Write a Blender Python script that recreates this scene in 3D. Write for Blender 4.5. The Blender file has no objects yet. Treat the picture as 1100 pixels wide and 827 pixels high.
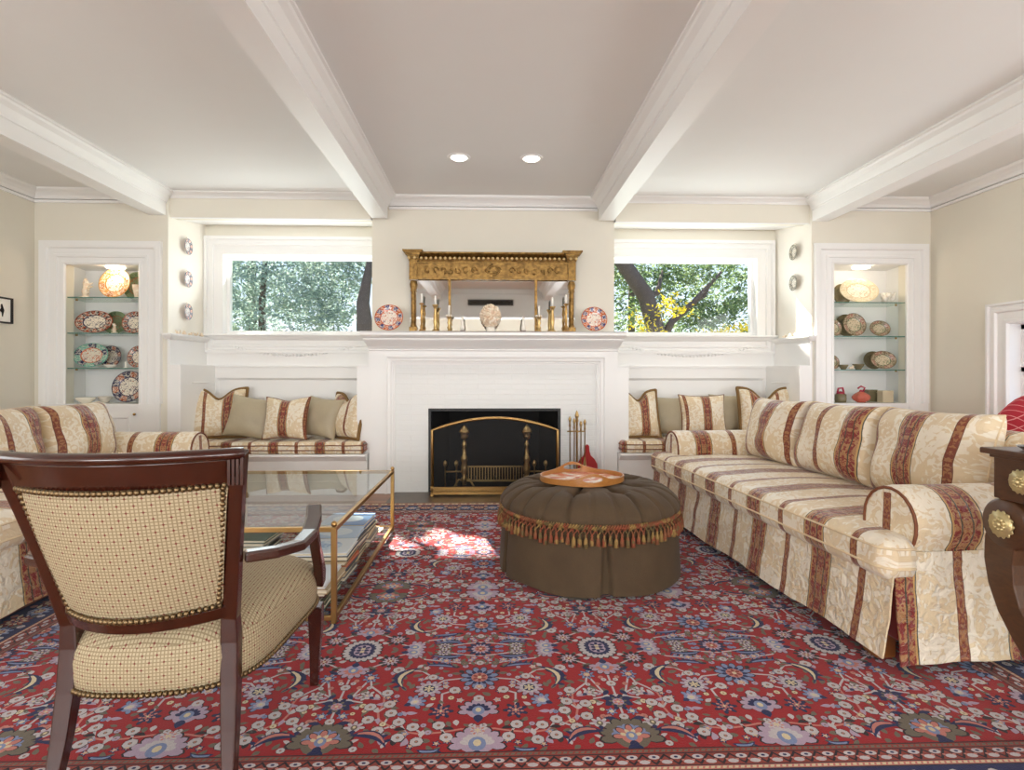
import bpy, math, random
import numpy as np
from mathutils import Vector, Matrix, noise
PI = math.pi
S = bpy.context.scene
COL = S.collection

# ------------------------------------------------------------------ camera
YAW, ROLL, FPX = math.radians(1.8), math.radians(.05), 590.0
cr = Vector((math.cos(YAW), -math.sin(YAW), 0)); cu = Vector((0, 0, 1)); cf = Vector((math.sin(YAW), math.cos(YAW), 0))
r2 = cr*math.cos(ROLL) + cu*math.sin(ROLL); u2 = cu*math.cos(ROLL) - cr*math.sin(ROLL)
cd = bpy.data.cameras.new('camera'); cam = bpy.data.objects.new('camera', cd); COL.objects.link(cam); S.camera = cam
m = Matrix.Identity(4)
for i in range(3):
    m[i][0] = r2[i]; m[i][1] = u2[i]; m[i][2] = -cf[i]; m[i][3] = (0, 0, 1.05)[i]
cam.matrix_world = m
cd.sensor_fit = 'HORIZONTAL'; cd.sensor_width = 36; cd.lens = 36*FPX/1100
cd.shift_x = 4.5/1100; cd.shift_y = -10.5/1100; cd.clip_start = .02; cd.clip_end = 300

# ------------------------------------------------------------------ world, sun, daylight, added fill
W = bpy.data.worlds.new('sky'); S.world = W; W.use_nodes = True
nt = W.node_tree; bg = nt.nodes['Background']
tc = nt.nodes.new('ShaderNodeTexCoord'); sp = nt.nodes.new('ShaderNodeSeparateXYZ'); rp = nt.nodes.new('ShaderNodeValToRGB')
nt.links.new(tc.outputs['Generated'], sp.inputs[0]); nt.links.new(sp.outputs['Z'], rp.inputs[0]); nt.links.new(rp.outputs[0], bg.inputs[0])
rp.color_ramp.elements[0].position = 0; rp.color_ramp.elements[0].color = (.88, .94, 1, 1)
rp.color_ramp.elements[1].position = .3; rp.color_ramp.elements[1].color = (.42, .62, 1, 1)
bg.inputs[1].default_value = 1.15
SUN_DIR = Vector((1.54, -2.05, -1.87)).normalized()
sd = bpy.data.lights.new('sun', 'SUN'); sd.energy = 24; sd.angle = .009; sd.color = (1, .93, .82)
so = bpy.data.objects.new('sun', sd); COL.objects.link(so); so.rotation_euler = SUN_DIR.to_track_quat('-Z', 'Y').to_euler()

def area(name, loc, d, sx, sy, e, c=(1, 1, 1)):
    l = bpy.data.lights.new(name, 'AREA'); l.shape = 'RECTANGLE'; l.size = sx; l.size_y = sy; l.energy = e; l.color = c
    o = bpy.data.objects.new(name, l); COL.objects.link(o); o.location = loc
    o.rotation_euler = Vector(d).to_track_quat('-Z', 'Z').to_euler(); return o
# unseen fill lamps added to brighten the room from behind and the sides
for x in (-2.6, .04, 2.7):
    area('rear_fill', (x, -3.3, 1.3), (0, 1, .22), 1.9, 1.3, 80, (.93, .97, 1))
area('side_fill', (3.9, 1.2, 1.45), (-1, 0, .1), 1.3, 1.4, 18, (.93, .97, 1))
area('side_fill', (-3.85, .6, 1.45), (1, 0, .1), 1.3, 1.4, 18, (.93, .97, 1))
area('side_fill', (3.93, 3.5, 1.2), (-1, 0, -.1), 1.1, .7, 6, (.97, .98, 1))  # this one stands at the low side window
for x in (-1.85, 1.9):
    area('daylight_alcove_window', (x, 5.33, 1.83), (0, -1, .6), 1.4, .7, 8, (.93, .98, 1))
S.view_settings.view_transform = 'Standard'; S.view_settings.look = 'None'
S.view_settings.exposure = .50; S.view_settings.gamma = 1; S.view_settings.use_curve_mapping = False
S.cycles.use_denoising = True
S.cycles.max_bounces = 10; S.cycles.diffuse_bounces = 6; S.cycles.transparent_max_bounces = 16
S.cycles.sample_clamp_indirect = 6; S.cycles.caustics_reflective = False; S.cycles.caustics_refractive = False

# ------------------------------------------------------------------ helpers
def at(px, py, Y):
    d = cf + r2*((px-545.5)/FPX) - u2*((py-403)/FPX); return Vector((0, 0, 1.05)) + d*(Y/d.y)
def lin(c): c /= 255; return c/12.92 if c <= .04045 else ((c+.055)/1.055)**2.4
def rgb(r, g, b): return (lin(r), lin(g), lin(b), 1)

class N:
    """tiny node-tree writer"""
    def __init__(s, name, rough=.5, metal=0, color=(1, 1, 1, 1), spec=.5):
        s.m = bpy.data.materials.new(name); s.m.use_nodes = True; s.t = s.m.node_tree
        s.b = s.t.nodes['Principled BSDF']; s.b.inputs['Roughness'].default_value = rough
        s.b.inputs['Metallic'].default_value = metal; s.b.inputs['Base Color'].default_value = color
        s.b.inputs['Specular IOR Level'].default_value = spec
    def n(s, typ, **k):
        o = s.t.nodes.new('ShaderNode'+typ)
        for a, v in k.items(): setattr(o, a, v)
        return o
    def l(s, a, b): s.t.links.new(a, b)
    def put(s, sock, v):
        if hasattr(v, 'is_output') or isinstance(v, bpy.types.NodeSocket): s.l(v, sock)
        elif v is not None: sock.default_value = v
    def math(s, op, a, b=None, c=None):
        o = s.n('Math', operation=op); s.put(o.inputs[0], a)
        if b is not None: s.put(o.inputs[1], b)
        if c is not None: s.put(o.inputs[2], c)
        return o.outputs[0]
    def mix(s, f, a, b, blend='MIX'):
        o = s.n('Mix', data_type='RGBA', blend_type=blend); s.put(o.inputs[0], f); s.put(o.inputs[6], a); s.put(o.inputs[7], b); return o.outputs[2]
    def coord(s, which='Object'): return s.n('TexCoord').outputs[which]
    def xyz(s, v): o = s.n('SeparateXYZ'); s.l(v, o.inputs[0]); return o.outputs
    def comb(s, x, y, z=0.0):
        o = s.n('CombineXYZ'); s.put(o.inputs[0], x); s.put(o.inputs[1], y); s.put(o.inputs[2], z); return o.outputs[0]
    def noise(s, vec, scale, detail=3, dist=0, rough=.5):
        o = s.n('TexNoise'); s.put(o.inputs['Vector'], vec); o.inputs['Scale'].default_value = scale; o.inputs['Detail'].default_value = detail
        o.inputs['Distortion'].default_value = dist; o.inputs['Roughness'].default_value = rough; return o.outputs[0]
    def ramp(s, f, stops, mode='LINEAR'):
        o = s.n('ValToRGB'); s.l(f, o.inputs[0]); c = o.color_ramp; c.interpolation = mode
        while len(c.elements) < len(stops): c.elements.new(.5)
        for e, (p, col) in zip(c.elements, stops): e.position = p; e.color = col
        return o.outputs[0]
    def bump(s, h, st=.3, d=.01):
        o = s.n('Bump'); s.l(h, o.inputs['Height']); o.inputs['Strength'].default_value = st; o.inputs['Distance'].default_value = d
        s.l(o.outputs[0], s.b.inputs['Normal']); return o
    def color(s, c): s.put(s.b.inputs['Base Color'], c)

def plain(name, c, rough=.5, metal=0, var=.06, nscale=6, bump=0, bscale=80, spec=.5):
    a = N(name, rough, metal, c, spec); co = a.coord()
    f = a.noise(co, nscale, 3)
    d = tuple(max(0, x*(1-var)) for x in c[:3])+(1,); e = tuple(min(1, x*(1+var)) for x in c[:3])+(1,)
    a.color(a.mix(f, d, e))
    if bump: a.bump(a.noise(co, bscale, 3), bump, .004)
    return a.m

M = {}
M['wall'] = plain('wall_paint', rgb(227, 222, 208), .65, var=.015, bump=.05, bscale=200)
M['alcove'] = plain('alcove_paint', rgb(238, 233, 222), .6, var=.015)
M['ceil'] = plain('ceiling_paint', rgb(237, 237, 235), .8, var=.01)
M['white'] = plain('white_trim_paint', rgb(239, 238, 236), .35, var=.01)
M['brass'] = plain('polished_brass', rgb(182, 146, 92), .36, 1, .1, 20)
M['oldbrass'] = plain('aged_brass', rgb(196, 166, 112), .34, 1, .2, 25)
M['ball'] = plain('bright_gilt', rgb(236, 208, 150), .3, .55, .08, 30)
M['nail'] = plain('bronze_nail', rgb(120, 100, 72), .4, .9, .1)
M['black'] = plain('black_iron', rgb(24, 22, 22), .5, 0, .2)
M['soot'] = plain('sooty_firebox', rgb(26, 24, 23), .95, 0, .3)
M['candle'] = plain('candle_wax', rgb(250, 248, 240), .5, 0, .02)
M['porcelain'] = plain('porcelain', rgb(236, 230, 218), .2, 0, .04)
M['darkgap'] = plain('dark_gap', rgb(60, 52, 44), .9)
M['sage'] = plain('sage_silk', rgb(176, 163, 137), .5, 0, .10, 9, .3, 60)
M['brownfringe'] = plain('brown_fringe', rgb(128, 98, 58), .9, 0, .3, 90, .8, 200)
M['redlacquer'] = plain('red_leather', rgb(164, 10, 6), .6, 0, .1)
M['hearth'] = None

def wood(name, c1, c2, rough=.3, scale=(2, 2, 14), coat=.3):
    a = N(name, rough); co = a.coord(); mp = a.n('Mapping'); a.l(co, mp.inputs[0]); mp.inputs['Scale'].default_value = scale
    f = a.noise(mp.outputs[0], 5, 6, 1.2); a.color(a.mix(f, c1, c2)); a.b.inputs['Coat Weight'].default_value = coat; a.b.inputs['Coat Roughness'].default_value = .15
    return a.m
M['mahog'] = wood('mahogany', rgb(34, 13, 9), rgb(70, 28, 17), .2, (14, 14, 3), .5)
M['darkwood'] = wood('dark_walnut', rgb(52, 32, 20), rgb(100, 64, 38), .4, (30, 4, 12), .15)
M['honey'] = wood('honey_wood', rgb(146, 88, 36), rgb(186, 128, 64), .3, (4, 20, 20), .4)
M['foot'] = wood('turned_foot_wood', rgb(120, 66, 26), rgb(160, 96, 44), .4, (10, 10, 3))

def floor_mat():
    a = N('oak_strip_floor', .3); co = a.coord(); x, y, z = a.xyz(co)
    br = a.n('TexBrick'); a.l(co, br.inputs[0]); br.inputs['Scale'].default_value = 1; br.inputs['Brick Width'].default_value = 1.1
    br.inputs['Row Height'].default_value = .06; br.inputs['Mortar Size'].default_value = .0012
    br.inputs['Color1'].default_value = rgb(150, 96, 52); br.inputs['Color2'].default_value = rgb(118, 72, 38); br.inputs['Mortar'].default_value = rgb(40, 24, 14)
    a.color(br.outputs[0]); return a.m
M['floor'] = floor_mat()
def hearth_mat():
    a = N('hearth_stone', .35); co = a.coord()
    f = a.noise(co, 18, 5); a.color(a.mix(f, rgb(66, 54, 44), rgb(104, 88, 74))); return a.m
M['hearth'] = hearth_mat()
def brick_mat():
    a = N('painted_brick', .45, 0, rgb(235, 236, 234)); co = a.coord(); x, y, z = a.xyz(co)
    br = a.n('TexBrick'); a.l(a.comb(x, z), br.inputs[0]); br.inputs['Scale'].default_value = 1; br.inputs['Brick Width'].default_value = .3
    br.inputs['Row Height'].default_value = .046; br.inputs['Mortar Size'].default_value = .004; br.inputs['Mortar Smooth'].default_value = .6
    nz = a.noise(co, 30, 4)
    h = a.math('ADD', a.math('MULTIPLY', br.outputs['Fac'], -1.0), a.math('MULTIPLY', nz, .9)); a.bump(h, .45, .006)
    return a.m
M['brick'] = brick_mat()

def stripe_mat(name, period=.46, wide=.062, narrow=.018, shift=0.0, quilt=.5):
    """silk damask: cream ground with beige scrolls, wide red brocade stripes and narrow rust ones, from UV metres"""
    a = N(name, .42); uv = a.coord('UV'); u, v, _ = a.xyz(uv)
    wob = a.noise(uv, 7, 2); uw = a.math('ADD', u, a.math('MULTIPLY', a.math('SUBTRACT', wob, .5), .014))
    fr = a.math('FRACT', a.math('ADD', a.math('DIVIDE', uw, period), 10.5+shift))
    dw = a.math('MULTIPLY', a.math('ABSOLUTE', a.math('SUBTRACT', fr, .5)), period)
    dn = a.math('MULTIPLY', a.math('MINIMUM', fr, a.math('SUBTRACT', 1.0, fr)), period)
    # ground
    sc = a.noise(uv, 16, 1.5, 2.6); sc2 = a.noise(uv, 4.2, 0, 0)
    gmask = a.ramp(a.math('ADD', a.math('MULTIPLY', sc, .75), a.math('MULTIPLY', sc2, .35)), [(.535, (0, 0, 0, 1)), (.56, (1, 1, 1, 1))])
    ground = a.mix(gmask, rgb(234, 223, 203), rgb(221, 200, 165))
    # brocade in the wide stripe
    sn = a.noise(a.comb(a.math('ABSOLUTE', a.math('SUBTRACT', fr, .5)), a.math('MULTIPLY', v, 2.1)), 17, 2, 1.8)
    pm = a.ramp(sn, [(.47, (0, 0, 0, 1)), (.51, (1, 1, 1, 1))])
    red = a.mix(pm, rgb(126, 34, 30), rgb(164, 118, 76))
    fine = a.math('FRACT', a.math('MULTIPLY', dw, 95)); lines = a.math('LESS_THAN', a.math('ABSOLUTE', a.math('SUBTRACT', dw, .022)), .0028)
    red = a.mix(lines, red, rgb(62, 58, 40))
    edge = a.math('GREATER_THAN', dw, wide*.82); red = a.mix(edge, red, rgb(190, 150, 92))
    e2 = a.math('GREATER_THAN', dw, wide*.93); red = a.mix(e2, red, rgb(66, 72, 62))
    c = a.mix(a.math('LESS_THAN', dw, wide), ground, red)
    nn = a.noise(a.comb(a.math('MULTIPLY', dn, 1.0), v), 60, 1, .6)
    nar = a.mix(a.ramp(nn, [(.48, (0, 0, 0, 1)), (.54, (1, 1, 1, 1))]), rgb(122, 54, 32), rgb(156, 106, 64))
    nar = a.mix(a.math('GREATER_THAN', dn, narrow*.8), nar, rgb(110, 66, 40))
    c = a.mix(a.math('LESS_THAN', dn, narrow), c, nar)
    a.color(c); a.b.inputs['Sheen Weight'].default_value = .25
    rgh = a.mix(gmask, (.36, .36, .36, 1), (.55, .55, .55, 1)); a.l(rgh, a.b.inputs['Roughness'])
    q = a.noise(uv, 20, 3, 1.4); h = a.math('ADD', a.math('MULTIPLY', gmask, .3), a.math('MULTIPLY', q, 2.2)); a.bump(h, quilt, .008)
    return a.m
M['stripe'] = stripe_mat('striped_damask')
M['stripe_quilt'] = stripe_mat('striped_damask_quilted', quilt=1.0)
M['stripe_small'] = stripe_mat('striped_damask_small', period=.40, wide=.045, narrow=.014)
M['piping'] = plain('fabric_piping', rgb(120, 70, 44), .7, 0, .4, 30)
M['cordcream'] = plain('cream_piping', rgb(222, 200, 164), .7, 0, .2, 30)

def chair_fabric():
    a = N('dotted_weave', .75); uv = a.coord('UV'); u, v, _ = a.xyz(uv); P = .0155
    fu = a.math('FRACT', a.math('DIVIDE', u, P)); fv = a.math('FRACT', a.math('DIVIDE', v, P))
    du = a.math('ABSOLUTE', a.math('SUBTRACT', fu, .5)); dv = a.math('ABSOLUTE', a.math('SUBTRACT', fv, .5))
    dot = a.math('LESS_THAN', a.math('ADD', du, dv), .19)
    gu = a.math('FRACT', a.math('DIVIDE', u, P/2)); gv = a.math('FRACT', a.math('DIVIDE', v, P/2))
    g = a.math('MULTIPLY', a.math('LESS_THAN', a.math('ABSOLUTE', a.math('SUBTRACT', gu, .5)), .33), a.math('LESS_THAN', a.math('ABSOLUTE', a.math('SUBTRACT', gv, .5)), .33))
    c = a.mix(g, rgb(142, 125, 96), rgb(182, 167, 137))
    du2 = a.math('FRACT', a.math('ADD', a.math('DIVIDE', u, P*2), a.math('MULTIPLY', a.math('FLOOR', a.math('DIVIDE', v, P)), .5)))
    alt = a.math('LESS_THAN', du2, .5)
    c = a.mix(a.math('MULTIPLY', dot, alt), c, rgb(112, 50, 38)); a.color(c); a.bump(g, .3, .002); return a.m
M['dots'] = chair_fabric()

def ottoman_fabric():
    a = N('olive_brown_linen', .85); co = a.coord(); x, y, z = a.xyz(co)
    f = a.noise(co, 9, 4); c = a.mix(f, rgb(68, 51, 31), rgb(94, 74, 49))
    w = a.noise(co, 260, 2); c = a.mix(a.math('MULTIPLY', w, .5), c, rgb(52, 38, 22)); a.color(c); a.bump(w, .5, .003); a.b.inputs['Sheen Weight'].default_value = .04; return a.m
M['ottoman'] = ottoman_fabric()
def tassel_mat():
    a = N('tassel_thread', .8); co = a.coord(); v = a.n('TexVoronoi'); a.l(co, v.inputs[0]); v.inputs['Scale'].default_value = 38
    x = a.xyz(v.outputs['Color'])[0]
    a.color(a.ramp(x, [(0, rgb(124, 74, 44)), (.35, rgb(142, 112, 62)), (.6, rgb(104, 84, 48)), (.8, rgb(132, 68, 42))], 'CONSTANT')); a.bump(a.noise(co, 200, 2), .6, .003); return a.m
M['tassel'] = tassel_mat()

def gilt_mat():
    a = N('antique_gilt', .38, .85); co = a.coord(); f = a.ramp(a.noise(co, 34, 5), [(.3, (0, 0, 0, 1)), (.7, (1, 1, 1, 1))])
    a.color(a.mix(f, rgb(104, 78, 42), rgb(170, 134, 78))); a.bump(a.noise(co, 60, 4, 1), .5, .006); return a.m
M['gilt'] = gilt_mat()
def glass(name, tint=(1, 1, 1, 1), rough=0.0, ior=1.5):
    m_ = bpy.data.materials.new(name); m_.use_nodes = True; t = m_.node_tree; t.nodes.clear()
    o = t.nodes.new('ShaderNodeOutputMaterial'); mx = t.nodes.new('ShaderNodeMixShader'); tr = t.nodes.new('ShaderNodeBsdfTransparent'); g = t.nodes.new('ShaderNodeBsdfGlossy')
    fr = t.nodes.new('ShaderNodeFresnel'); fr.inputs[0].default_value = ior; g.inputs['Roughness'].default_value = rough; tr.inputs[0].default_value = tint
    ge = t.nodes.new('ShaderNodeNewGeometry'); iv = t.nodes.new('ShaderNodeMath'); iv.operation = 'SUBTRACT'; iv.inputs[0].default_value = 1; t.links.new(ge.outputs['Backfacing'], iv.inputs[1])
    mu = t.nodes.new('ShaderNodeMath'); mu.operation = 'MULTIPLY'; t.links.new(fr.outputs[0], mu.inputs[0]); t.links.new(iv.outputs[0], mu.inputs[1])
    t.links.new(mu.outputs[0], mx.inputs[0]); t.links.new(tr.outputs[0], mx.inputs[1]); t.links.new(g.outputs[0], mx.inputs[2]); t.links.new(mx.outputs[0], o.inputs[0]); return m_
M['tableglass'] = glass('table_glass', (.80, .85, .84, 1), ior=5.0)
M['glass'] = glass('clear_glass', (.97, .985, .98, 1)); M['shelfglass'] = glass('green_edge_glass', (.86, .95, .92, 1))
M['glassedge'] = plain('green_glass_edge', rgb(70, 120, 108), .15)
M['mirror'] = plain('mirror_silver', (.80, .82, .82, 1), .03, 1, .02, 3)

def imari(name, rim, mid, ground, spot, k=8, oval=1.0, dark=None):
    """painted plate: rim panels alternating by angle, small spray in the centre (object x,z plane, radius 1 = edge)"""
    a = N(name, .18); uv = a.coord('UV'); u, v, _ = a.xyz(uv)
    r = a.math('SQRT', a.math('ADD', a.math('MULTIPLY', u, u), a.math('MULTIPLY', v, v))); th = a.math('ARCTAN2', v, u)
    sg = a.math('SINE', a.math('MULTIPLY', th, k)); seg = a.math('GREATER_THAN', sg, .1)
    nz = a.noise(uv, 9, 2, 1.2); sp = a.ramp(nz, [(.5, (0, 0, 0, 1)), (.53, (1, 1, 1, 1))])
    nz2 = a.noise(uv, 5.5, 2, 2); sp2 = a.ramp(nz2, [(.56, (0, 0, 0, 1)), (.59, (1, 1, 1, 1))])
    rimc = a.mix(seg, rim, mid); rimc = a.mix(a.math('MULTIPLY', sp, .6), rimc, ground)
    cen = a.mix(sp2, ground, spot); cen = a.mix(a.math('MULTIPLY', a.math('GREATER_THAN', nz, .65), 1.0), cen, mid)
    c = a.mix(a.math('GREATER_THAN', r, .6), cen, rimc)
    ring = a.math('LESS_THAN', a.math('ABSOLUTE', a.math('SUBTRACT', r, .6)), .025); c = a.mix(ring, c, spot)
    c = a.mix(a.math('GREATER_THAN', r, .95), c, rim); a.color(c); return a.m
M['p_orange'] = imari('plate_orange_blue', rgb(190, 92, 36), rgb(42, 52, 110), rgb(240, 230, 216), rgb(206, 96, 50))
M['p_gold'] = imari('plate_gold_white', rgb(206, 150, 84), rgb(176, 104, 44), rgb(248, 240, 222), rgb(190, 120, 50), 6)
M['p_rust'] = imari('plate_rust_cream', rgb(150, 66, 40), rgb(60, 46, 50), rgb(238, 226, 206), rgb(54, 56, 84), 14)
M['p_teal'] = imari('plate_teal_orange', rgb(110, 168, 150), rgb(40, 48, 84), rgb(222, 214, 196), rgb(200, 100, 60), 5)
M['p_navy'] = imari('plate_navy_rust', rgb(44, 44, 76), rgb(168, 92, 60), rgb(230, 220, 204), rgb(60, 50, 80), 6)
M['p_green'] = imari('plate_green', rgb(128, 146, 110), rgb(96, 116, 84), rgb(140, 150, 116), rgb(160, 110, 80), 4)
M['p_medal'] = imari('plate_famille_olive', rgb(112, 96, 70), rgb(150, 104, 88), rgb(206, 190, 160), rgb(96, 112, 84), 4)
M['p_olive'] = imari('plate_olive', rgb(118, 108, 80), rgb(132, 118, 88), rgb(124, 114, 86), rgb(100, 90, 66), 4)
M['p_cream'] = imari('platter_cream', rgb(226, 210, 172), rgb(214, 196, 160), rgb(246, 238, 218), rgb(206, 184, 150), 5)
M['p_bw'] = imari('plate_small_blue', rgb(90, 92, 116), rgb(226, 170, 150), rgb(232, 228, 224), rgb(60, 64, 100), 7)
M['p_br'] = imari('plate_small_brown', rgb(96, 92, 80), rgb(150, 142, 124), rgb(222, 214, 198), rgb(70, 62, 52), 7)

class MB:
    def __init__(s): s.v = []; s.f = []; s.uv = []; s.mi = []; s.sm = []
    def add(s, v, f, uv=None, mi=0, smooth=False, M4=None):
        o = len(s.v); v = [Vector(p) for p in v]
        if M4 is not None: v = [M4 @ p for p in v]
        s.v += v; s.uv += list(uv) if uv is not None else [(0, 0)]*len(v)
        s.f += [tuple(i+o for i in q) for q in f]; s.mi += [mi]*len(f); s.sm += [smooth]*len(f); return s
    def box(s, x0, x1, y0, y1, z0, z1, mi=0, M4=None):
        v = [(x, y, z) for z in (z0, z1) for y in (y0, y1) for x in (x0, x1)]
        return s.add(v, [(0, 2, 3, 1), (4, 5, 7, 6), (0, 1, 5, 4), (2, 6, 7, 3), (0, 4, 6, 2), (1, 3, 7, 5)], mi=mi, M4=M4)
    def grid(s, rows, uvs=None, close=False, mi=0, smooth=True, M4=None, flip=False):
        nr = len(rows); nc = len(rows[0]); f = []
        for i in range(nr-1):
            for j in range(nc if close else nc-1):
                k = (j+1) % nc; q = (i*nc+j, i*nc+k, (i+1)*nc+k, (i+1)*nc+j); f.append(q[::-1] if flip else q)
        return s.add([p for r in rows for p in r], f, [p for r in uvs for p in r] if uvs else None, mi, smooth, M4)
    def lathe(s, prof, n=24, c=(0, 0, 0), sx=1, sy=1, axis='z', mi=0, smooth=True, M4=None):
        rows = []
        for r, z in prof:
            row = []
            for k in range(n):
                a = 2*PI*k/n; x, y = r*math.cos(a)*sx, r*math.sin(a)*sy
                p = {'z': (x, y, z), 'y': (x, z, y), 'x': (z, x, y)}[axis]; row.append((p[0]+c[0], p[1]+c[1], p[2]+c[2]))
            rows.append(row)
        return s.grid(rows, close=True, mi=mi, smooth=smooth, M4=M4, flip=(axis == 'y'))
    def sphere(s, c, r, n=10, m=6, sc=(1, 1, 1), mi=0, M4=None):
        return s.lathe_s(c, r, n, m, sc, mi, M4)
    def lathe_s(s, c, r, n, m, sc, mi, M4):
        rows = []
        for i in range(m+1):
            t = -PI/2 + PI*i/m
            rows.append([(c[0]+sc[0]*r*math.cos(t)*math.cos(2*PI*k/n), c[1]+sc[1]*r*math.cos(t)*math.sin(2*PI*k/n), c[2]+sc[2]*r*math.sin(t)) for k in range(n)])
        return s.grid(rows, close=True, mi=mi, M4=M4)
    def tube(s, pts, r, n=8, cap=True, closed=False, mi=0, smooth=True, up=None, M4=None, rot=0):
        P = [Vector(p) for p in pts]; L = len(P); rows = []
        R = r if isinstance(r, list) else [r]*L
        t0 = (P[1]-P[0]).normalized(); a = Vector(up) if up else (Vector((0, 0, 1)) if abs(t0.z) < .9 else Vector((1, 0, 0)))
        for i in range(L):
            if closed: t = (P[(i+1) % L]-P[i-1]).normalized()
            else: t = (P[min(i+1, L-1)]-P[max(i-1, 0)]).normalized()
            if up: a = Vector(up)
            a = (a - t*a.dot(t)).normalized(); b = t.cross(a)
            ra, rb = R[i] if isinstance(R[i], tuple) else (R[i], R[i])
            rows.append([P[i] + a*(ra*math.cos(2*PI*(k/n)+rot)) + b*(rb*math.sin(2*PI*(k/n)+rot)) for k in range(n)])
        if closed: rows.append(rows[0])
        o = len(s.v); s.grid(rows, close=True, mi=mi, smooth=smooth, M4=M4)
        if cap and not closed:
            s.f += [tuple(o+k for k in range(n))[::-1], tuple(o+(L-1)*n+k for k in range(n))]; s.mi += [mi]*2; s.sm += [False]*2
        return s
    def bar(s, pts, ha, hb, up=(0, 0, 1), mi=0, M4=None):
        """rectangular section along a path"""
        q = math.sqrt(2); R = [(a*q, b*q) for a, b in zip(ha if isinstance(ha, list) else [ha]*len(pts), hb if isinstance(hb, list) else [hb]*len(pts))]
        return s.tube(pts, R, 4, up=up, smooth=False, mi=mi, M4=M4, rot=PI/4)
    def prism(s, prof, axis, a, b, mi=0, smooth=False, M4=None):
        """profile (p,z) swept along axis x (p=y) or y (p=x)"""
        n = len(prof)
        v = [((t, p, z) if axis == 'x' else (p, t, z) if axis == 'y' else (p, z, t)) for t in (a, b) for p, z in prof]
        f = [(i, (i+1) % n, n+(i+1) % n, n+i) for i in range(n)] + [tuple(range(n))[::-1], tuple(range(n, 2*n))]
        return s.add(v, f, mi=mi, smooth=smooth, M4=M4)
    def casing(s, x0, x1, z0, z1, y, prof, sides='lrtb', wall='y', sgn=-1, mi=0):
        """mitred frame round an opening; prof = (offset outwards, protrusion)"""
        rows = []
        for o, p in prof:
            a0 = x0-(o if 'l' in sides else 0); a1 = x1+(o if 'r' in sides else 0); b1 = z1+o; b0 = z0-(o if 'b' in sides else 0); d = y+sgn*p
            q = [(a0, b0), (a0, b1), (a1, b1), (a1, b0)]
            rows.append([(a, d, b) if wall == 'y' else (d, a, b) for a, b in q])
        n = len(rows); f = []
        segs = [k for k, c in zip(range(4), 'ltrb') if c in sides]
        for i in range(n-1):
            for k in segs: f.append((i*4+k, i*4+(k+1) % 4, (i+1)*4+(k+1) % 4, (i+1)*4+k))
        return s.add([p for r in rows for p in r], f, mi=mi)
    def build(s, name, mats, parent=None, bevel=0, loc=None, rot=None, sub=0, fix=True):
        me = bpy.data.meshes.new(name); me.from_pydata([tuple(p) for p in s.v], [], s.f)
        for mm in (mats if isinstance(mats, (list, tuple)) else [mats]): me.materials.append(M[mm] if isinstance(mm, str) else mm)
        me.polygons.foreach_set('material_index', s.mi); me.polygons.foreach_set('use_smooth', s.sm)
        ul = me.uv_layers.new(name='UVMap'); vi = np.zeros(len(me.loops), dtype=np.int32); me.loops.foreach_get('vertex_index', vi)
        ul.data.foreach_set('uv', np.array(s.uv, dtype=np.float32)[vi].ravel())
        me.validate(); me.update()
        if fix:
            import bmesh
            bm = bmesh.new(); bm.from_mesh(me); bmesh.ops.recalc_face_normals(bm, faces=bm.faces); bm.to_mesh(me); bm.free()
        o = bpy.data.objects.new(name, me); COL.objects.link(o)
        if parent: o.parent = parent
        if loc is not None: o.location = loc
        if rot is not None: o.rotation_euler = rot
        if bevel:
            b = o.modifiers.new('b', 'BEVEL'); b.width = bevel; b.segments = 2; b.limit_method = 'ANGLE'; b.angle_limit = .7; b.harden_normals = False
        if sub: q = o.modifiers.new('s', 'SUBSURF'); q.levels = q.render_levels = sub
        return o

def T(name, label, cat, loc=(0, 0, 0), rz=0, group=None, rx=0):
    o = bpy.data.objects.new(name, None); COL.objects.link(o); o.location = loc; o.rotation_euler = (rx, 0, rz); o.empty_display_size = .1
    o['label'] = label; o['category'] = cat
    if group: o['group'] = group
    return o
def tag(o, label, cat, group=None, kind=None):
    o['label'] = label; o['category'] = cat
    if group: o['group'] = group
    if kind: o['kind'] = kind
    return o
def st(o): o['kind'] = 'structure'; return o
def nz(x, y, z=0, s=1): return noise.noise(Vector((x*s, y*s, z*s)))
rnd = random.Random(7)

# ------------------------------------------------------------------ room shell
ZC, ZB, YW, YBR, YA = 2.645, 2.436, 4.86, 4.95, 5.40     # ceiling, beam underside, panel walls, chimney breast, alcove wall
XL, XR, YR = -3.93, 3.99, -3.4
b = MB().box(XL-.1, XR+.1, YR-.1, 6.0, -.1, 0); st(b.build('floor', 'floor'))
b = MB().box(-.86, .965, 4.50, 4.95, .0, .004); st(b.build('floor_hearth', 'hearth'))
b = MB().box(XL-.1, XR+.1, YR-.1, 6.0, ZC, ZC+.1); st(b.build('ceiling', 'ceil'))
b = MB().box(XL-.12, XL, YR, 5.6, 0, ZC); st(b.build('wall_left', 'wall'))
# right wall with the low side window opening (y 3.0..4.1, z .35..1.44)
WY0, WY1, WZ0, WZ1 = 2.95, 4.10, .72, 1.447
b = MB().box(XR, XR+.2, YR, WY0-.006, 0, ZC).box(XR, XR+.2, WY1+.006, 5.6, 0, ZC).box(XR, XR+.2, WY0-.006, WY1+.006, 0, WZ0-.006).box(XR, XR+.2, WY0-.006, WY1+.006, WZ1+.006, ZC); st(b.build('wall_right', 'wall'))
b = MB().box(XL, XR, YR-.1, YR, 0, ZC); st(b.build('wall_rear', 'wall'))
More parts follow.
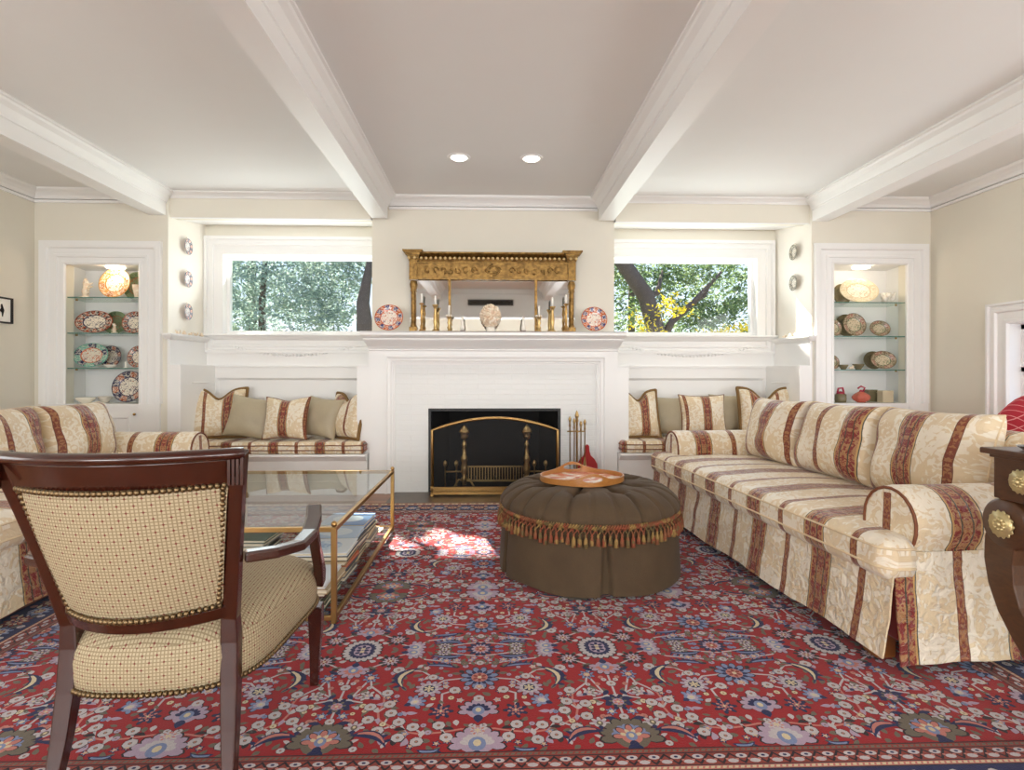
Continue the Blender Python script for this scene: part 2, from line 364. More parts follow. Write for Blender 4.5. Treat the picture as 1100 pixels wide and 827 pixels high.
# chimney breast with firebox hole
FX0, FX1, FZ = -.556, .632, .752
b = MB().box(-1.06, FX0, YBR, 5.7, 0, ZC).box(FX1, 1.12, YBR, 5.7, 0, ZC).box(FX0, FX1, YBR, 5.7, FZ, ZC); st(b.build('wall_chimney', 'wall'))
b = MB()   # open-fronted firebox lining, sides splayed
v = [(FX0, YBR, 0), (FX1, YBR, 0), (FX1-.15, 5.45, 0), (FX0+.15, 5.45, 0), (FX0, YBR, FZ), (FX1, YBR, FZ), (FX1-.15, 5.45, FZ), (FX0+.15, 5.45, FZ)]
b.add(v, [(0, 3, 7, 4), (1, 5, 6, 2), (3, 2, 6, 7), (4, 7, 6, 5)]); b.box(FX0, FX1, YBR, 5.5, .002, .006)
st(b.build('firebox_lining', 'soot', fix=False))

# cabinet wall panels with niche openings
def panel_wall(name, x0, x1, nx0, nx1, nz0, nz1, dep, inner):
    nx0 -= .006; nx1 += .006; nz0 -= .006; nz1 += .006
    b = MB().box(x0, nx0, YW, YW+.12, 0, ZC).box(nx1, x1, YW, YW+.12, 0, ZC).box(nx0, nx1, YW, YW+.12, nz1, ZC).box(nx0, nx1, YW, YW+.12, 0, nz0)
    st(b.build(name, 'wall'))
NL = (-3.68, -3.04, .80, 2.013); NR = (3.088, 3.776, .80, 2.062)
panel_wall('wall_back_left', XL, -2.80, *NL, .3, 1)
panel_wall('wall_back_right', 2.89, XR, *NR, .3, 1)
# alcove shell: side walls (slightly splayed), back wall with window opening, header, soffit
def alcove(side):
    L = side == 'left'
    xo, xi = (-2.80, -1.06) if L else (2.89, 1.12)          # outer corner, breast return
    xb = -2.755 if L else 2.838
    s = -1 if L else 1
    b = MB(); b.add([(xo, YW, 0), (xb, YA, 0), (xb, YA, ZC), (xo, YW, ZC), (xo+s*.1, YW+.12, 0), (xo+s*.1, YA, 0), (xo+s*.1, YA, ZC), (xo+s*.1, YW+.12, ZC)],
                    [(0, 1, 2, 3), (4, 7, 6, 5), (0, 3, 7, 4), (0, 4, 5, 1), (1, 5, 6, 2), (3, 2, 6, 7)])
    st(b.build('wall_alcove_side_'+side, 'alcove'))
    g0, g1 = (-2.565, -1.06) if L else (1.12, 2.633)
    z0, z1 = 1.452, 2.200
    x0, x1 = sorted((xo+s*.12, xi)); b = MB().box(x0, x1, YA, YA+.14, 0, z0-.006).box(x0, x1, YA, YA+.14, z1+.006, ZC)
    if L: b.box(x0, g0-.006, YA, YA+.14, z0-.006, z1+.006)
    else: b.box(g1+.006, x1, YA, YA+.14, z0-.006, z1+.006)
    st(b.build('wall_alcove_back_'+side, 'wall'))
    # header over the alcove mouth and its pale sloping soffit
    x0, x1 = sorted((xo, xi)); b = MB().box(x0, x1, YW+.03, YW+.13, ZB-.004, ZC); st(b.build('wall_header_'+side, 'wall'))
    b = MB(); b.add([(x0, YW+.035, ZB-.012), (x1, YW+.035, ZB-.012), (x1, YA, 2.50), (x0, YA, 2.50), (x0, YW+.035, ZB+.02), (x1, YW+.035, ZB+.02), (x1, YA, 2.54), (x0, YA, 2.54)],
                    [(0, 1, 2, 3), (4, 7, 6, 5), (0, 4, 5, 1), (2, 6, 7, 3), (0, 3, 7, 4), (1, 5, 6, 2)])
    st(b.build('ceiling_alcove_'+side, 'white'))
    # window: casing, sash, pane
    prof = [(-.0, -.14), (0, .0), (.012, .03), (.03, .03), (.035, .018), (.10, .018), (.108, .034), (.125, .034), (.13, .022), (.155, .022), (.165, .045), (.188, .045), (.19, .0)]
    w = MB().casing(g0, g1, z0, z1, YA, prof, 'ltb' if L else 'rtb')
    o = st(w.build('window_1' if L else 'window_2', 'white'))
    f = MB(); t = .028
    f.box(g0, g1, YA+.03, YA+.07, z0, z0+t).box(g0, g1, YA+.03, YA+.07, z1-t, z1)
    if L: f.box(g0, g0+t, YA+.03, YA+.07, z0+t, z1-t)
    else: f.box(g1-t, g1, YA+.03, YA+.07, z0+t, z1-t)
    f.build('sash', 'white', o)
    MB().box(g0+.004, g1-.004, YA+.045, YA+.05, z0+t, z1-t).build('window_pane', 'glass', o)
alcove('left'); alcove('right')

# crown mouldings
CR = [(0, 0), (.085, 0), (.085, .012), (.078, .022), (.055, .034), (.03, .055), (.018, .075), (.018, .082), (.0, .082)]   # (out from wall, down)
def crown_x(b, x0, x1, y, sc=1, k=1): b.prism([(y-p*sc, ZC-d*k) for p, d in CR], 'x', x0, x1)
def crown_y(b, y0, y1, x, s, sc=1, k=1): b.prism([(x+s*p*sc, ZC-d*k) for p, d in CR], 'y', y0, y1)
b = MB()
crown_x(b, XL, -2.955, YW); crown_x(b, 3.035, XR, YW); crown_x(b, -.91, .965, YBR, 1, 1.0)
crown_x(b, -2.815, -1.05, YW+.03, .7, .62); crown_x(b, 1.105, 2.895, YW+.03, .7, .62)
crown_y(b, YR, YW, XL, 1); crown_y(b, YR, YW, XR, -1)
for x0, x1, y in ((XL, -2.955, YW), (3.035, XR, YW), (-.91, .965, YBR)): b.box(x0, x1, y-.016, y, ZC-.112, ZC-.088)   # picture-rail fillet below a dark reveal
b.box(XL, XL+.016, YR, YW, ZC-.112, ZC-.088); b.box(XR-.016, XR, YR, YW, ZC-.112, ZC-.088)
st(b.build('trim_1', 'white'))
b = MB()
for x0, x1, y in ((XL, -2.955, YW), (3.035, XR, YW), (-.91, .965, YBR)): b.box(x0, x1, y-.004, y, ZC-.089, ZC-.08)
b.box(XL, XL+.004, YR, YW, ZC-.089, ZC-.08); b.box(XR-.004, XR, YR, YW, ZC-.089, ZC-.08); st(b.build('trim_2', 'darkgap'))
# ceiling beams
for i, xc in enumerate((-2.888, -.981, 1.034, 2.964)):
    h = .07; B = ZB - ZC
    pr = [(h, 0), (h, -B-.11), (h+.008, -B-.105), (h+.008, -B-.095), (h+.014, -B-.085), (h+.03, -B-.05), (h+.055, -B-.03), (h+.062, -B-.018), (h+.075, -B-.014), (h+.075, -B)]
    pr = [(p, ZB+q) for p, q in pr]; prof = [(xc+p, z) for p, z in pr] + [(xc-p, z) for p, z in pr[::-1]]
    b = MB().prism(prof, 'y', -.38, YW if i in (0, 3) else YW+.03); st(b.build('beam_%d' % (i+1), 'white'))
# dropped header across the room behind the camera, seen in the mirror
b = MB().box(XL, XR, -.62, -.40, 2.12, ZC).box(XL, XR, -.40, -.375, 2.12, 2.17).box(XL, XR, -.40, -.36, 2.56, ZC); st(b.build('beam_5', 'white', bevel=.004))
b = MB()
for k in range(3): b.box(XL, XR, -.400, -.394, 2.2+k*.12, 2.2+k*.12+.108)
st(b.build('trim_3', 'white'))
# unseen window frames added round the rear fill lamps, on an unbroken wall
for i, x in enumerate((-2.6, .04, 2.7)):
    b = MB().casing(x-.95, x+.95, .6, 1.96, YR, [(0, .0), (0, .03), (.1, .03), (.1, 0)], 'ltrb', sgn=1); st(b.build('window_%d' % (i+4), 'white'))

# side window on the right wall
prof = [(0, -.2), (0, .0), (.01, .02), (.03, .02), (.04, .012), (.09, .012), (.1, .03), (.12, .03), (.13, .02), (.145, .02), (.15, .04), (.168, .04), (.17, 0)]
b = MB().casing(WY0, WY1, WZ0, WZ1, XR, prof, 'ltr', wall='x', sgn=-1); b.box(XR-.06, XR, WY0-.18, WY1+.18, WZ0-.03, WZ0); b.box(XR-.03, XR, WY0-.15, WY1+.15, WZ0-.11, WZ0-.03)
b.add([(XR, WY0, WZ0), (XR+.12, WY0, WZ0), (XR+.12, WY1, WZ0), (XR, WY1, WZ0)], [(0, 1, 2, 3)])
w3 = st(b.build('window_3', 'white'))
b = MB(); zt = WZ1; 
for y in (WY0, (WY0+WY1)/2-.02, WY1-.04): b.box(XR+.09, XR+.13, y, y+.04, WZ0, WZ1)
for z in (WZ0, 1.08, WZ1-.04): b.box(XR+.09, XR+.13, WY0, WY1, z, z+.035)
for y in (WY0+.3, WY1-.32): b.box(XR+.1, XR+.12, y, y+.018, WZ0, WZ1)
b.build('sash', 'white', w3); MB().box(XR+.105, XR+.11, WY0, WY1, WZ0, WZ1).build('window_pane', 'glass', w3)
# baseboards
for nm, x0, x1 in (('baseboard_left', XL, XL+.02), ('baseboard_right', XR-.02, XR)):
    st(MB().box(x0, x1, YR, YW, 0, .15).build(nm, 'white', bevel=.005))
st(MB().box(XL+.02, -2.8, YW-.02, YW, 0, .15).box(2.89, XR-.02, YW-.02, YW, 0, .15).build('baseboard_back', 'white', bevel=.005))

# ------------------------------------------------------------------ wainscot and window seats
def swag(b, x0, x1, y, z, sag, n=34):
    for k in range(n+1):
        t = k/n*2-1; x = (x0+x1)/2+t*(x1-x0)/2; b.sphere((x, y, z-sag*(1-t*t)), .013, 6, 4)
def wainscot(side):
    L = side == 'left'; s = -1 if L else 1
    xo, xi = (-2.80, -1.06) if L else (2.89, 1.12); xb = -2.755 if L else 2.838
    x0, x1 = sorted((xb, xi)); ft = .02
    b = MB().box(x0, x1, YA-.02, YA, .36, 1.41)                          # backing
    b.prism([(YA, 1.445), (YA-.07, 1.445), (YA-.075, 1.43), (YA-.06, 1.42), (YA-.045, 1.40), (YA-.02, 1.385), (YA, 1.38)], 'x', x0, x1)   # cap under the window
    b.box(x0, x1, YA-.05, YA-.02, 1.125, 1.145)                          # ledge
    b.box(x0, x1, YA-.04, YA-.02, 1.02, 1.125).box(x0, x1, YA-.04, YA-.02, .42, .60)   # rails
    b.box(x0, x0+.12, YA-.04, YA-.02, .6, 1.02).box(x1-.12, x1, YA-.04, YA-.02, .6, 1.02)
    b.casing(x0+.12, x1-.12, .6, 1.02, YA-.02, [(-.02, 0), (-.012, .008), (0, .02)], 'ltrb')
    # angled side panel, thick below the ledge
    def sy(y): return xo + (xb-xo)*(y-YW)/(YA-YW)
    for (ta, za, zb) in ((.115, .36, 1.14), (.022, 1.14, 1.36)):
        v = [(sy(YW)+s*.0, YW-.012, za), (sy(YW)-s*ta, YW-.012, za), (sy(YA)-s*ta, YA, za), (sy(YA), YA, za)]
        v += [(p[0], p[1], zb) for p in v]; b.add(v, [(0, 1, 2, 3), (4, 7, 6, 5), (0, 4, 5, 1), (1, 5, 6, 2), (3, 2, 6, 7), (0, 3, 7, 4)])
    v = []
    for (t, z) in ((.0, 1.36), (.03, 1.36), (.045, 1.375), (.06, 1.395), (.062, 1.41), (0, 1.41)): v.append((t, z))
    n = len(v); vv = [(sy(YW)-s*t, YW-(t*.9), z) for t, z in v] + [(sy(YA)-s*t, YA-.02, z) for t, z in v]
    b.add(vv, [(i, (i+1) % n, n+(i+1) % n, n+i) for i in range(n)]+[tuple(range(n))])
    vv = [(sy(YW)-s*t, YW-(t*.9), z) for t, z in v] + [(sy(YW)+s*.02, YW-(t*.9), z) for t, z in v]; b.add(vv, [(i, (i+1) % n, n+(i+1) % n, n+i) for i in range(n)]+[tuple(range(n, 2*n))])
    # panel bead on the thick side
    c = [(sy(y)-s*.116, y, z) for y, z in ((YW+.15, .98), (YA-.14, .98))]; b.bar(c, .005, .006)
    # pilaster next to the fireplace
    a0, a1 = sorted((xi, xi+s*.125)); b.box(a0, a1, YBR-.04, YA-.02, .36, 1.14); b.box(a0, a1, YBR-.05, YA-.02, 1.125, 1.145)
    st(b.build('trim_4' if L else 'trim_5', 'white', bevel=.002))
    b = MB(); m0, m1 = x0+.25, x1-.25; swag(b, m0, m1, YA-.026, 1.33, .09); st(b.build('trim_6' if L else 'trim_7', 'white'))
    # window seat box
    e0, e1 = (-2.80, -1.085) if L else (1.145, 2.89)
    t = T('window_bench', 'white built-in window seat bench left of the fireplace' if L else 'white built-in window seat bench right of the fireplace', 'bench', ((e0+e1)/2, 4.86, 0), 0, None)
    hw = (e1-e0)/2
    MB().box(-hw, hw, .0, .52, .0, .30).box(-hw, hw, -.012, 0, 0, .12).build('seat_box', 'white', t, bevel=.003)
    q = MB(); q.prism([(.52, .362), (-.065, .362), (-.068, .345), (-.05, .335), (-.035, .32), (-.012, .30), (.0, .295), (.52, .295)], 'x', -hw, hw); q.build('seat_board', 'white', t)
wainscot('left'); wainscot('right')

# ------------------------------------------------------------------ fireplace surround
t = T('fireplace_surround', 'tall white wooden mantelpiece around the painted brick hearth wall', 'fireplace', (.035, YBR, 0))
ox = .035
b = MB()
BX0, BX1, BZ = -.85, .953, 1.142
b.box(-1.075-ox, BX0-.085-ox, -.05, 0, 0, 1.25).box(BX1+.085-ox, 1.14-ox, -.05, 0, 0, 1.25).box(BX0-.085-ox, BX1+.085-ox, -.05, 0, BZ+.085, 1.25)
b.casing(BX0-ox, BX1-ox, 0, BZ, 0, [(0, -.0), (0, .03), (.012, .03), (.014, .04), (.03, .042), (.034, .055), (.06, .058), (.066, .07), (.083, .07), (.086, .05)], 'ltr')
b.build('surround_frame', 'white', t)
b = MB(); e0, e1 = -1.075-ox, 1.14-ox
prof = [(.0, 1.23), (-.055, 1.23), (-.055, 1.262), (-.068, 1.27), (-.068, 1.28), (-.085, 1.30), (-.12, 1.325), (-.15, 1.345), (-.165, 1.36), (-.165, 1.37), (-.19, 1.378), (-.215, 1.392), (-.22, 1.395), (-.22, 1.425), (0, 1.425)]
# mitred returns: profile pushed outwards at both ends
rows = []
for p, z in prof:
    g = max(0, -p-.055)*.25+max(0, -p-.19)*.0
    rows.append([(e0-g, 0, z), (e0-g, p, z), (e1+g, p, z), (e1+g, 0, z)])
b.grid(rows, smooth=False); b.box(e0-.04, e1+.04, -.22, 0, 1.42, 1.428)
b.build('mantel_shelf', 'white', t)
b = MB().box(BX0-ox, FX0-ox, -.012, 0, 0, BZ).box(FX1-ox, BX1-ox, -.012, 0, 0, BZ).box(FX0-ox, FX1-ox, -.012, 0, FZ, BZ); b.build('brick_facing', 'brick', t)
# blackened edge of the opening
b = MB().casing(FX0-ox+.012, FX1-ox-.012, 0, FZ-.012, 0, [(-.012, -.1), (-.012, .014), (.012, .014)], 'ltr'); b.build('opening_edge', 'black', t)

# arched brass fire screen
t = T('fire_screen', 'arched polished brass framed mesh fire screen in front of the firebox', 'fire screen', (.04, 4.76, 0))
def archpts(w, h, rise, n=14):
    p = [(-w, 0, .07), (-w, 0, h-.0)]
    for k in range(1, n): x = -w+2*w*k/n; p.append((x, 0, h+rise*math.sin(PI*k/n)**.9))
    return p+[(w, 0, h), (w, 0, .07)]
ap = archpts(.542, .575, .105)
MB().tube(ap, .013, 8).build('screen_frame', 'brass', t)
def meshmat():
    a = N('woven_wire_mesh', .6); a.color(rgb(20, 19, 18)); co = a.coord(); x, y, z = a.xyz(co)
    fx = a.math('FRACT', a.math('MULTIPLY', x, 260)); fz = a.math('FRACT', a.math('MULTIPLY', z, 260))
    al = a.math('MAXIMUM', a.math('LESS_THAN', fx, .22), a.math('LESS_THAN', fz, .22)); a.l(al, a.b.inputs['Alpha']); return a.m
M['wiremesh'] = meshmat()
pts = [(p[0], 0.004, p[2]) for p in ap]; b = MB(); b.add(pts, [tuple(range(len(pts)))]); b.build('wire_mesh', 'wiremesh', t, fix=False)
b = MB().box(-.55, .55, -.012, .012, .02, .03).box(-.55, .55, -.012, .012, .075, .085).box(-.55, .55, -.002, .006, .03, .075)
for k in range(37): x = -.53+k*1.06/36; b.tube([(x-.012, -.008, .04), (x, -.008, .065), (x+.012, -.008, .04)], .0035, 5)
b.build('pierced_fender', 'brass', t)
for s in (-1, 1): MB().lathe([(.0, 0), (.016, 0), (.02, .01), (.012, .02), (.01, .05), (.018, .06), (.012, .075), (.016, .09), (0, .095)], 12, (s*.545, 0, 0)).build('foot', 'brass', t)

# andirons and grate behind the screen
for i, x in enumerate((-.235, .325)):
    t = T('andiron', 'tall brass andiron behind the fire screen, on the '+('left' if i == 0 else 'right')+' of the grate', 'andiron', (x, 4.93, .006), 0, 'andirons in the firebox')
    pr = [(.0, .06), (.02, .06), (.022, .1), (.03, .12), (.018, .14), (.026, .17), (.032, .22), (.022, .26), (.03, .28), (.03, .31), (.02, .33), (.018, .4), (.026, .42), (.014, .45), (.012, .47), (.03, .475), (.034, .50), (.03, .52), (.048, .53), (.05, .545), (.03, .575), (.006, .60), (0, .602)]
    MB().lathe(pr, 14).build('column', 'oldbrass', t)
    b = MB(); 
    for s in (-1, 1): b.tube([(0, 0, .10), (s*.05, -.005, .11), (s*.08, -.01, .06), (s*.10, -.01, .02), (s*.13, -.01, .0)], .009, 6)
    b.tube([(0, 0, .08), (0, .2, .08), (0, .38, .08), (0, .38, .0)], .01, 6); b.build('base', 'oldbrass', t)
    s = -1 if i == 0 else 1
    b = MB().tube([(0, 0, .18), (s*.17, 0, .18)], .008, 6)
    for k in (.07, .17): b.lathe([(0, -.14), (.007, -.14), (.007, .04), (.012, .05), (.02, .07), (.016, .09), (0, .105)], 10, (s*k, 0, .18))
    b.build('tool_arm', 'oldbrass', t)
t = T('fire_grate', 'black iron log grate with upright bars inside the firebox', 'grate', (.045, 5.1, .006))
b = MB()
for k in range(24): b.box(-.30+k*.026-.005, -.30+k*.026+.005, -.01, 0, .06, .2)
b.box(-.31, .31, -.014, .004, .19, .205).box(-.31, .31, -.014, .004, .06, .075); b.build('front_bars', 'oldbrass', t)
b = MB()
for k in range(7): b.box(-.29+k*.095, -.275+k*.095, 0, .22, .06, .075)
b.build('basket', 'black', t)
for x in (-.28, .28):
    for y in (0, .2): MB().box(x-.01, x+.01, y-.01, y+.01, 0, .06).build('leg', 'black', t)

# fire tools on a stand, bellows
TX, TY = .755, 4.78
t = T('fire_tool_stand', 'brass fire tool stand with a round base beside the firebox', 'fire tool stand', (TX, TY, .0))
MB().lathe([(0, .004), (.09, .004), (.09, .012), (.03, .025), (.012, .04)], 20).build('base', 'oldbrass', t)
MB().lathe([(.009, .04), (.009, .64), (.015, .65), (.01, .67), (.018, .69), (.018, .7), (.009, .73), (0, .745)], 10).build('pole', 'oldbrass', t)
MB().tube([(-.085, 0, .56), (.075, 0, .56)], .006, 6).tube([(0, -.06, .56), (0, .06, .56)], .006, 6).build('crossbar', 'oldbrass', t)
tool_l = [('fireplace_poker', 'brass handled poker hanging at the left end of the tool stand', -.065, -.01, .07), ('fireplace_shovel', 'brass handled ash shovel hanging second from left on the tool stand', -.028, -.02, .03),
          ('fireplace_brush', 'brass handled hearth brush hanging right of the tool stand pole', .03, -.02, -.03), ('fireplace_tongs', 'brass fire tongs hanging at the right end of the tool stand', .066, -.008, -.0)]
for nm, lb, dx, dy, dz in tool_l:
    t = T(nm, lb, 'fire tool', (TX+dx, TY+dy-.012, .05)); h = .58+dz*.4
    MB().lathe([(.0, .08), (.005, .08), (.005, h-.06), (.009, h-.05), (.006, h-.02), (.011, h), (.013, h+.012), (.006, h+.03), (0, h+.04)], 8).build('handle', 'oldbrass', t)
    if 'brush' in nm: MB().lathe([(.008, .12), (.018, .1), (.022, .02), (0, .0)], 10).build('bristles', 'black', t)
    elif 'shovel' in nm: MB().box(-.03, .03, -.004, .0, .0, .1).build('blade', 'oldbrass', t)
    elif 'tongs' in nm: MB().tube([(0, 0, .3), (-.014, 0, .18), (-.004, 0, .01)], .004, 6).tube([(0, 0, .3), (.014, 0, .18), (.004, 0, .01)], .004, 6).build('jaws', 'oldbrass', t)
    else: MB().tube([(0, 0, .1), (0, 0, .02), (.02, 0, .03)], .004, 6).build('hook', 'oldbrass', t)
t = T('bellows', 'red leather fireplace bellows leaning against the white brick', 'bellows', (.862, 4.84, .0), .0, rx=-.10); t.scale = (1.15, 1, .88)
def bell(y0, y1):
    out = []
    for k in range(33):
        a = 2*PI*k/32; x = .075*math.sin(a); z = .30+.105*-math.cos(a)
        if math.cos(a) < -.55: x *= .95
        out.append((x, z))
    pr = [(-.018, .04), (.018, .04), (.02, .08), (.035, .13), (.062, .18), (.078, .24), (.074, .30), (.052, .35), (.025, .385), (.016, .43), (.014, .48), (0, .495), (-.014, .48), (-.016, .43), (-.025, .385), (-.052, .35), (-.074, .30), (-.078, .24), (-.062, .18), (-.035, .13), (-.02, .08)]
    return MB().prism([(x, z) for x, z in pr], 'z', 0, 1) if 0 else pr
pr = bell(0, 0); n = len(pr)
def slab(pr, y0, y1):
    n = len(pr); v = [(x, y, z) for y in (y0, y1) for x, z in pr]
    return MB().add(v, [(i, (i+1) % n, n+(i+1) % n, n+i) for i in range(n)]+[tuple(range(n))[::-1], tuple(range(n, 2*n))])
slab(pr, -.022, -.012).build('board', 'redlacquer', t, bevel=.003); slab([(x*.93, z) for x, z in pr[2:-1]], -.012, .012).build('leather', 'darkwood', t); slab(pr, .012, .022).build('board', 'redlacquer', t, bevel=.003)
MB().lathe([(.0, 0), (.006, 0), (.012, .05), (.012, .06)], 10, (0, 0, 0)).build('nozzle', 'brass', t)
MB().sphere((0, -.026, .25), .012, 8, 5).build('boss', 'brass', t)

# ------------------------------------------------------------------ overmantel mirror
t = T('overmantel_mirror', 'wide antique gilt three-panel mirror with ball cornice on the mantel shelf', 'mirror', (.02, 4.93, 1.428))
hw, H = .735, .705
b = MB()
b.prism([(.0, H), (-.10, H), (-.10, H-.012), (-.085, H-.022), (-.05, H-.04), (-.035, H-.075), (0, H-.075)], 'x', -hw+.06, hw-.06)
for s in (-1, 1):
    for w_, d_, za, zb_ in ((.088, .135, H, H+.012), (.078, .122, H-.012, H), (.062, .105, H-.028, H-.012), (.05, .09, H-.05, H-.028), (.042, .075, H-.075, H-.05)): b.box(s*(hw-.035)-w_, s*(hw-.035)+w_, -d_, 0, za, zb_)
b.build('cornice', 'gilt', t)
for k in range(31): MB().sphere((-.63+k*1.26/30, -.078, H-.052), .0135, 8, 6).build('gilt_ball', 'ball', t)
for s in (-1, 1):
    for k in (-.02, .03): MB().sphere((s*(hw-.03+k), -.104, H-.055), .0135, 8, 6).build('gilt_ball', 'ball', t)
b = MB().box(-hw+.06, hw-.06, -.04, 0, H-.225, H-.075).box(-.11, .11, -.052, -.04, H-.215, H-.085).box(-hw+.06, hw-.06, -.05, -.04, H-.235, H-.222).box(-hw+.06, hw-.06, -.05, -.04, H-.09, H-.078)
# carved scrollwork in relief
for s in (-1, 1):
    for k in range(7):
        cx = s*(.17+k*.068); a0 = k*1.3
        b.tube([(cx+.028*math.cos(a0+u*.6)*(1-u*.1), -.043, H-.155+.036*math.sin(a0+u*.6)*(1-u*.1)) for u in range(9)], .008, 5)
for k in range(4): b.tube([(.06*math.cos(k*PI/2+u*.4)*(1-u*.08)*1.2, -.055, H-.15+.05*math.sin(k*PI/2+u*.4)*(1-u*.1)) for u in range(7)], .007, 5)
b.build('carved_frieze', 'gilt', t)
for s in (-1, 1):
    b = MB().box(s*(hw-.03)-.034, s*(hw-.03)+.034, -.055, 0, 0, .05).box(s*(hw-.03)-.034, s*(hw-.03)+.034, -.06, 0, H-.24, H-.075)
    b.lathe([(.024, .05), (.028, .06), (.022, .075), (.022, .36), (.028, .37), (.024, .385), (.03, .40), (.034, .43), (.026, .46)], 14, (s*(hw-.03), -.028, 0)); b.build('column', 'gilt', t)
for s in (-1, 1): MB().box(s*.385-.011, s*.385+.011, -.035, 0, .0, H-.22).build('divider', 'gilt', t)
MB().box(-hw+.05, hw-.05, -.035, 0, .0, .016).build('bottom_rail', 'gilt', t)
for x0, x1 in ((-hw+.0, -.39), (-.376, .376), (.39, hw)): MB().box(x0, x1, -.012, -.005, .012, H-.22).build('mirror_glass', 'mirror', t)

# ------------------------------------------------------------------ ornaments on the mantel
SH = 1.428
def candlestick(x, y, h, kind, lb):
    t = T('candlestick', lb, 'candlestick', (x, y, SH), 0, 'brass candlesticks along the mantel')
    if kind == 0: pr = [(0, 0), (.034, 0), (.034, .008), (.024, .014), (.012, .03), (.016, .05), (.009, .07), (.013, .1*h/.22), (.008, .13*h/.22), (.014, .15*h/.22), (.009, h-.03), (.008, h-.02), (.024, h-.01), (.024, h-.006), (.01, h), (0, h)]
    elif kind == 1: pr = [(0, 0), (.036, 0), (.03, .012), (.018, .02), (.014, .05), (.018, .08), (.017, .12), (.011, h-.05), (.014, h-.03), (.02, h-.016), (.027, h-.008), (.027, h), (0, h)]
    else: pr = [(0, 0), (.03, 0), (.028, .01), (.012, .02), (.018, .04), (.01, .06), (.018, .08), (.012, .1), (.02, h-.03), (.03, h-.015), (.028, h-.004), (0, h)]
    MB().lathe(pr, 14).build('stem', 'oldbrass' if kind else 'brass', t)
    MB().lathe([(0, h-.004), (.0095, h-.004), (.009, h+.075), (.004, h+.08), (0, h+.08)], 10).build('candle', 'candle', t)
    if kind == 2:
        b = MB()
        for k in range(8): a = k*PI/4; b.sphere((.024*math.cos(a), .024*math.sin(a), h-.012), .011, 6, 5)
        b.build('flower_cup', 'porcelain', t)
def mx(px): return at(px, 340, 4.83).x
candlestick(mx(453), 4.83, .255, 0, 'tallest brass candlestick at the left end of the mantel mirror')
candlestick(mx(468), 4.80, .235, 1, 'turned brass candlestick, middle of the three left of the mirror centre')
candlestick(mx(482.5), 4.83, .155, 2, 'short candlestick with flower cup left of the shell ball')
candlestick(mx(579), 4.83, .155, 2, 'short candlestick with flower cup right of the shell ball')
candlestick(mx(593), 4.80, .225, 1, 'turned brass candlestick, middle of the three right of the mirror centre')
candlestick(mx(608), 4.83, .255, 0, 'tallest brass candlestick at the right end of the mantel mirror')
for px, lb in ((497, 'tiny white porcelain figurine on the mantel left of the shell ball'), (562, 'tiny white porcelain figurine on the mantel right of the shell ball')):
    t = T('porcelain_figurine', lb, 'figurine', (mx(px), 4.80, SH))
    MB().box(-.02, .02, -.015, .015, 0, .012).build('base', 'darkwood', t)
    MB().lathe([(0, .012), (.018, .012), (.02, .04), (.014, .07), (.016, .085), (.008, .10), (.011, .115), (.009, .13), (0, .138)], 10, sy=.7).build('body', 'porcelain', t)
# shell topiary ball
def shell_mat():
    a = N('coral_shell', .6); co = a.coord(); v = a.n('TexVoronoi'); a.l(co, v.inputs[0]); v.inputs['Scale'].default_value = 45
    a.color(a.ramp(a.xyz(v.outputs['Color'])[0], [(0, rgb(240, 226, 204)), (.5, rgb(226, 200, 172)), (1, rgb(250, 242, 228))])); return a.m
M['shell'] = shell_mat()
t = T('shell_topiary', 'cream shell-covered topiary ball on a small white base at mantel centre', 'ornament', (mx(527), 4.80, SH))
b = MB(); r_ = random.Random(3)
for k in range(150):
    zz = 1-2*(k+.5)/150; a = k*2.39996; q = math.sqrt(1-zz*zz); rr = .082
    c = Vector((q*math.cos(a)*rr, q*math.sin(a)*rr, .138+zz*rr*1.15)); mt = Matrix.Translation(c) @ Matrix.Rotation(r_.random()*6, 4, Vector((r_.random(), r_.random(), r_.random())).normalized())
    b.sphere((0, 0, 0), .018, 6, 4, (1, .35, .8), M4=mt)
b.sphere((0, 0, .138), .078, 14, 10, (1, 1, 1.15)); b.build('shell_ball', 'shell', t)
MB().lathe([(0, 0), (.04, 0), (.042, .03), (.03, .05), (.02, .06)], 14).build('base', 'porcelain', t)

def plate_mb(rx, rz, dep=.016, n=36):
    """plate facing -Y, centre at origin, uv = (x,z)/radius"""
    b = MB(); prof = [(0, 0), (.3, 0), (.55, 0), (.62, -.35), (.97, -.95), (1, -1), (1, -.8), (.6, .25), (0, .3)]
    rows = []; uvs = []
    for r, d in prof:
        rows.append([(r*rx*math.cos(2*PI*k/n), d*dep, r*rz*math.sin(2*PI*k/n)) for k in range(n)]); uvs.append([(r*math.cos(2*PI*k/n), r*math.sin(2*PI*k/n)) for k in range(n)])
    b.grid(rows, uvs, close=True); return b
def plate(name, lb, x, y, zb, rx, rz, mat, tilt=.22, rz_=0, group=None, stand=False, cat='plate'):
    """leaning plate whose lower rim stands at height zb"""
    o = plate_mb(rx, rz).build(name, mat, None); o.location = (x, y, zb+rz*math.cos(tilt)+.004); o.rotation_euler = (-tilt, 0, rz_); tag(o, lb, cat, group)
    return o
plate('dinner_plate', 'orange and blue Imari plate standing on the mantel left of the mirror', at(418, 340, 4.80).x, 4.80, SH, .123, .118, 'p_orange', .25)
plate('dinner_plate', 'orange and blue Imari plate standing on the mantel right of the mirror', at(638, 340, 4.80).x, 4.80, SH, .115, .112, 'p_orange', .25)

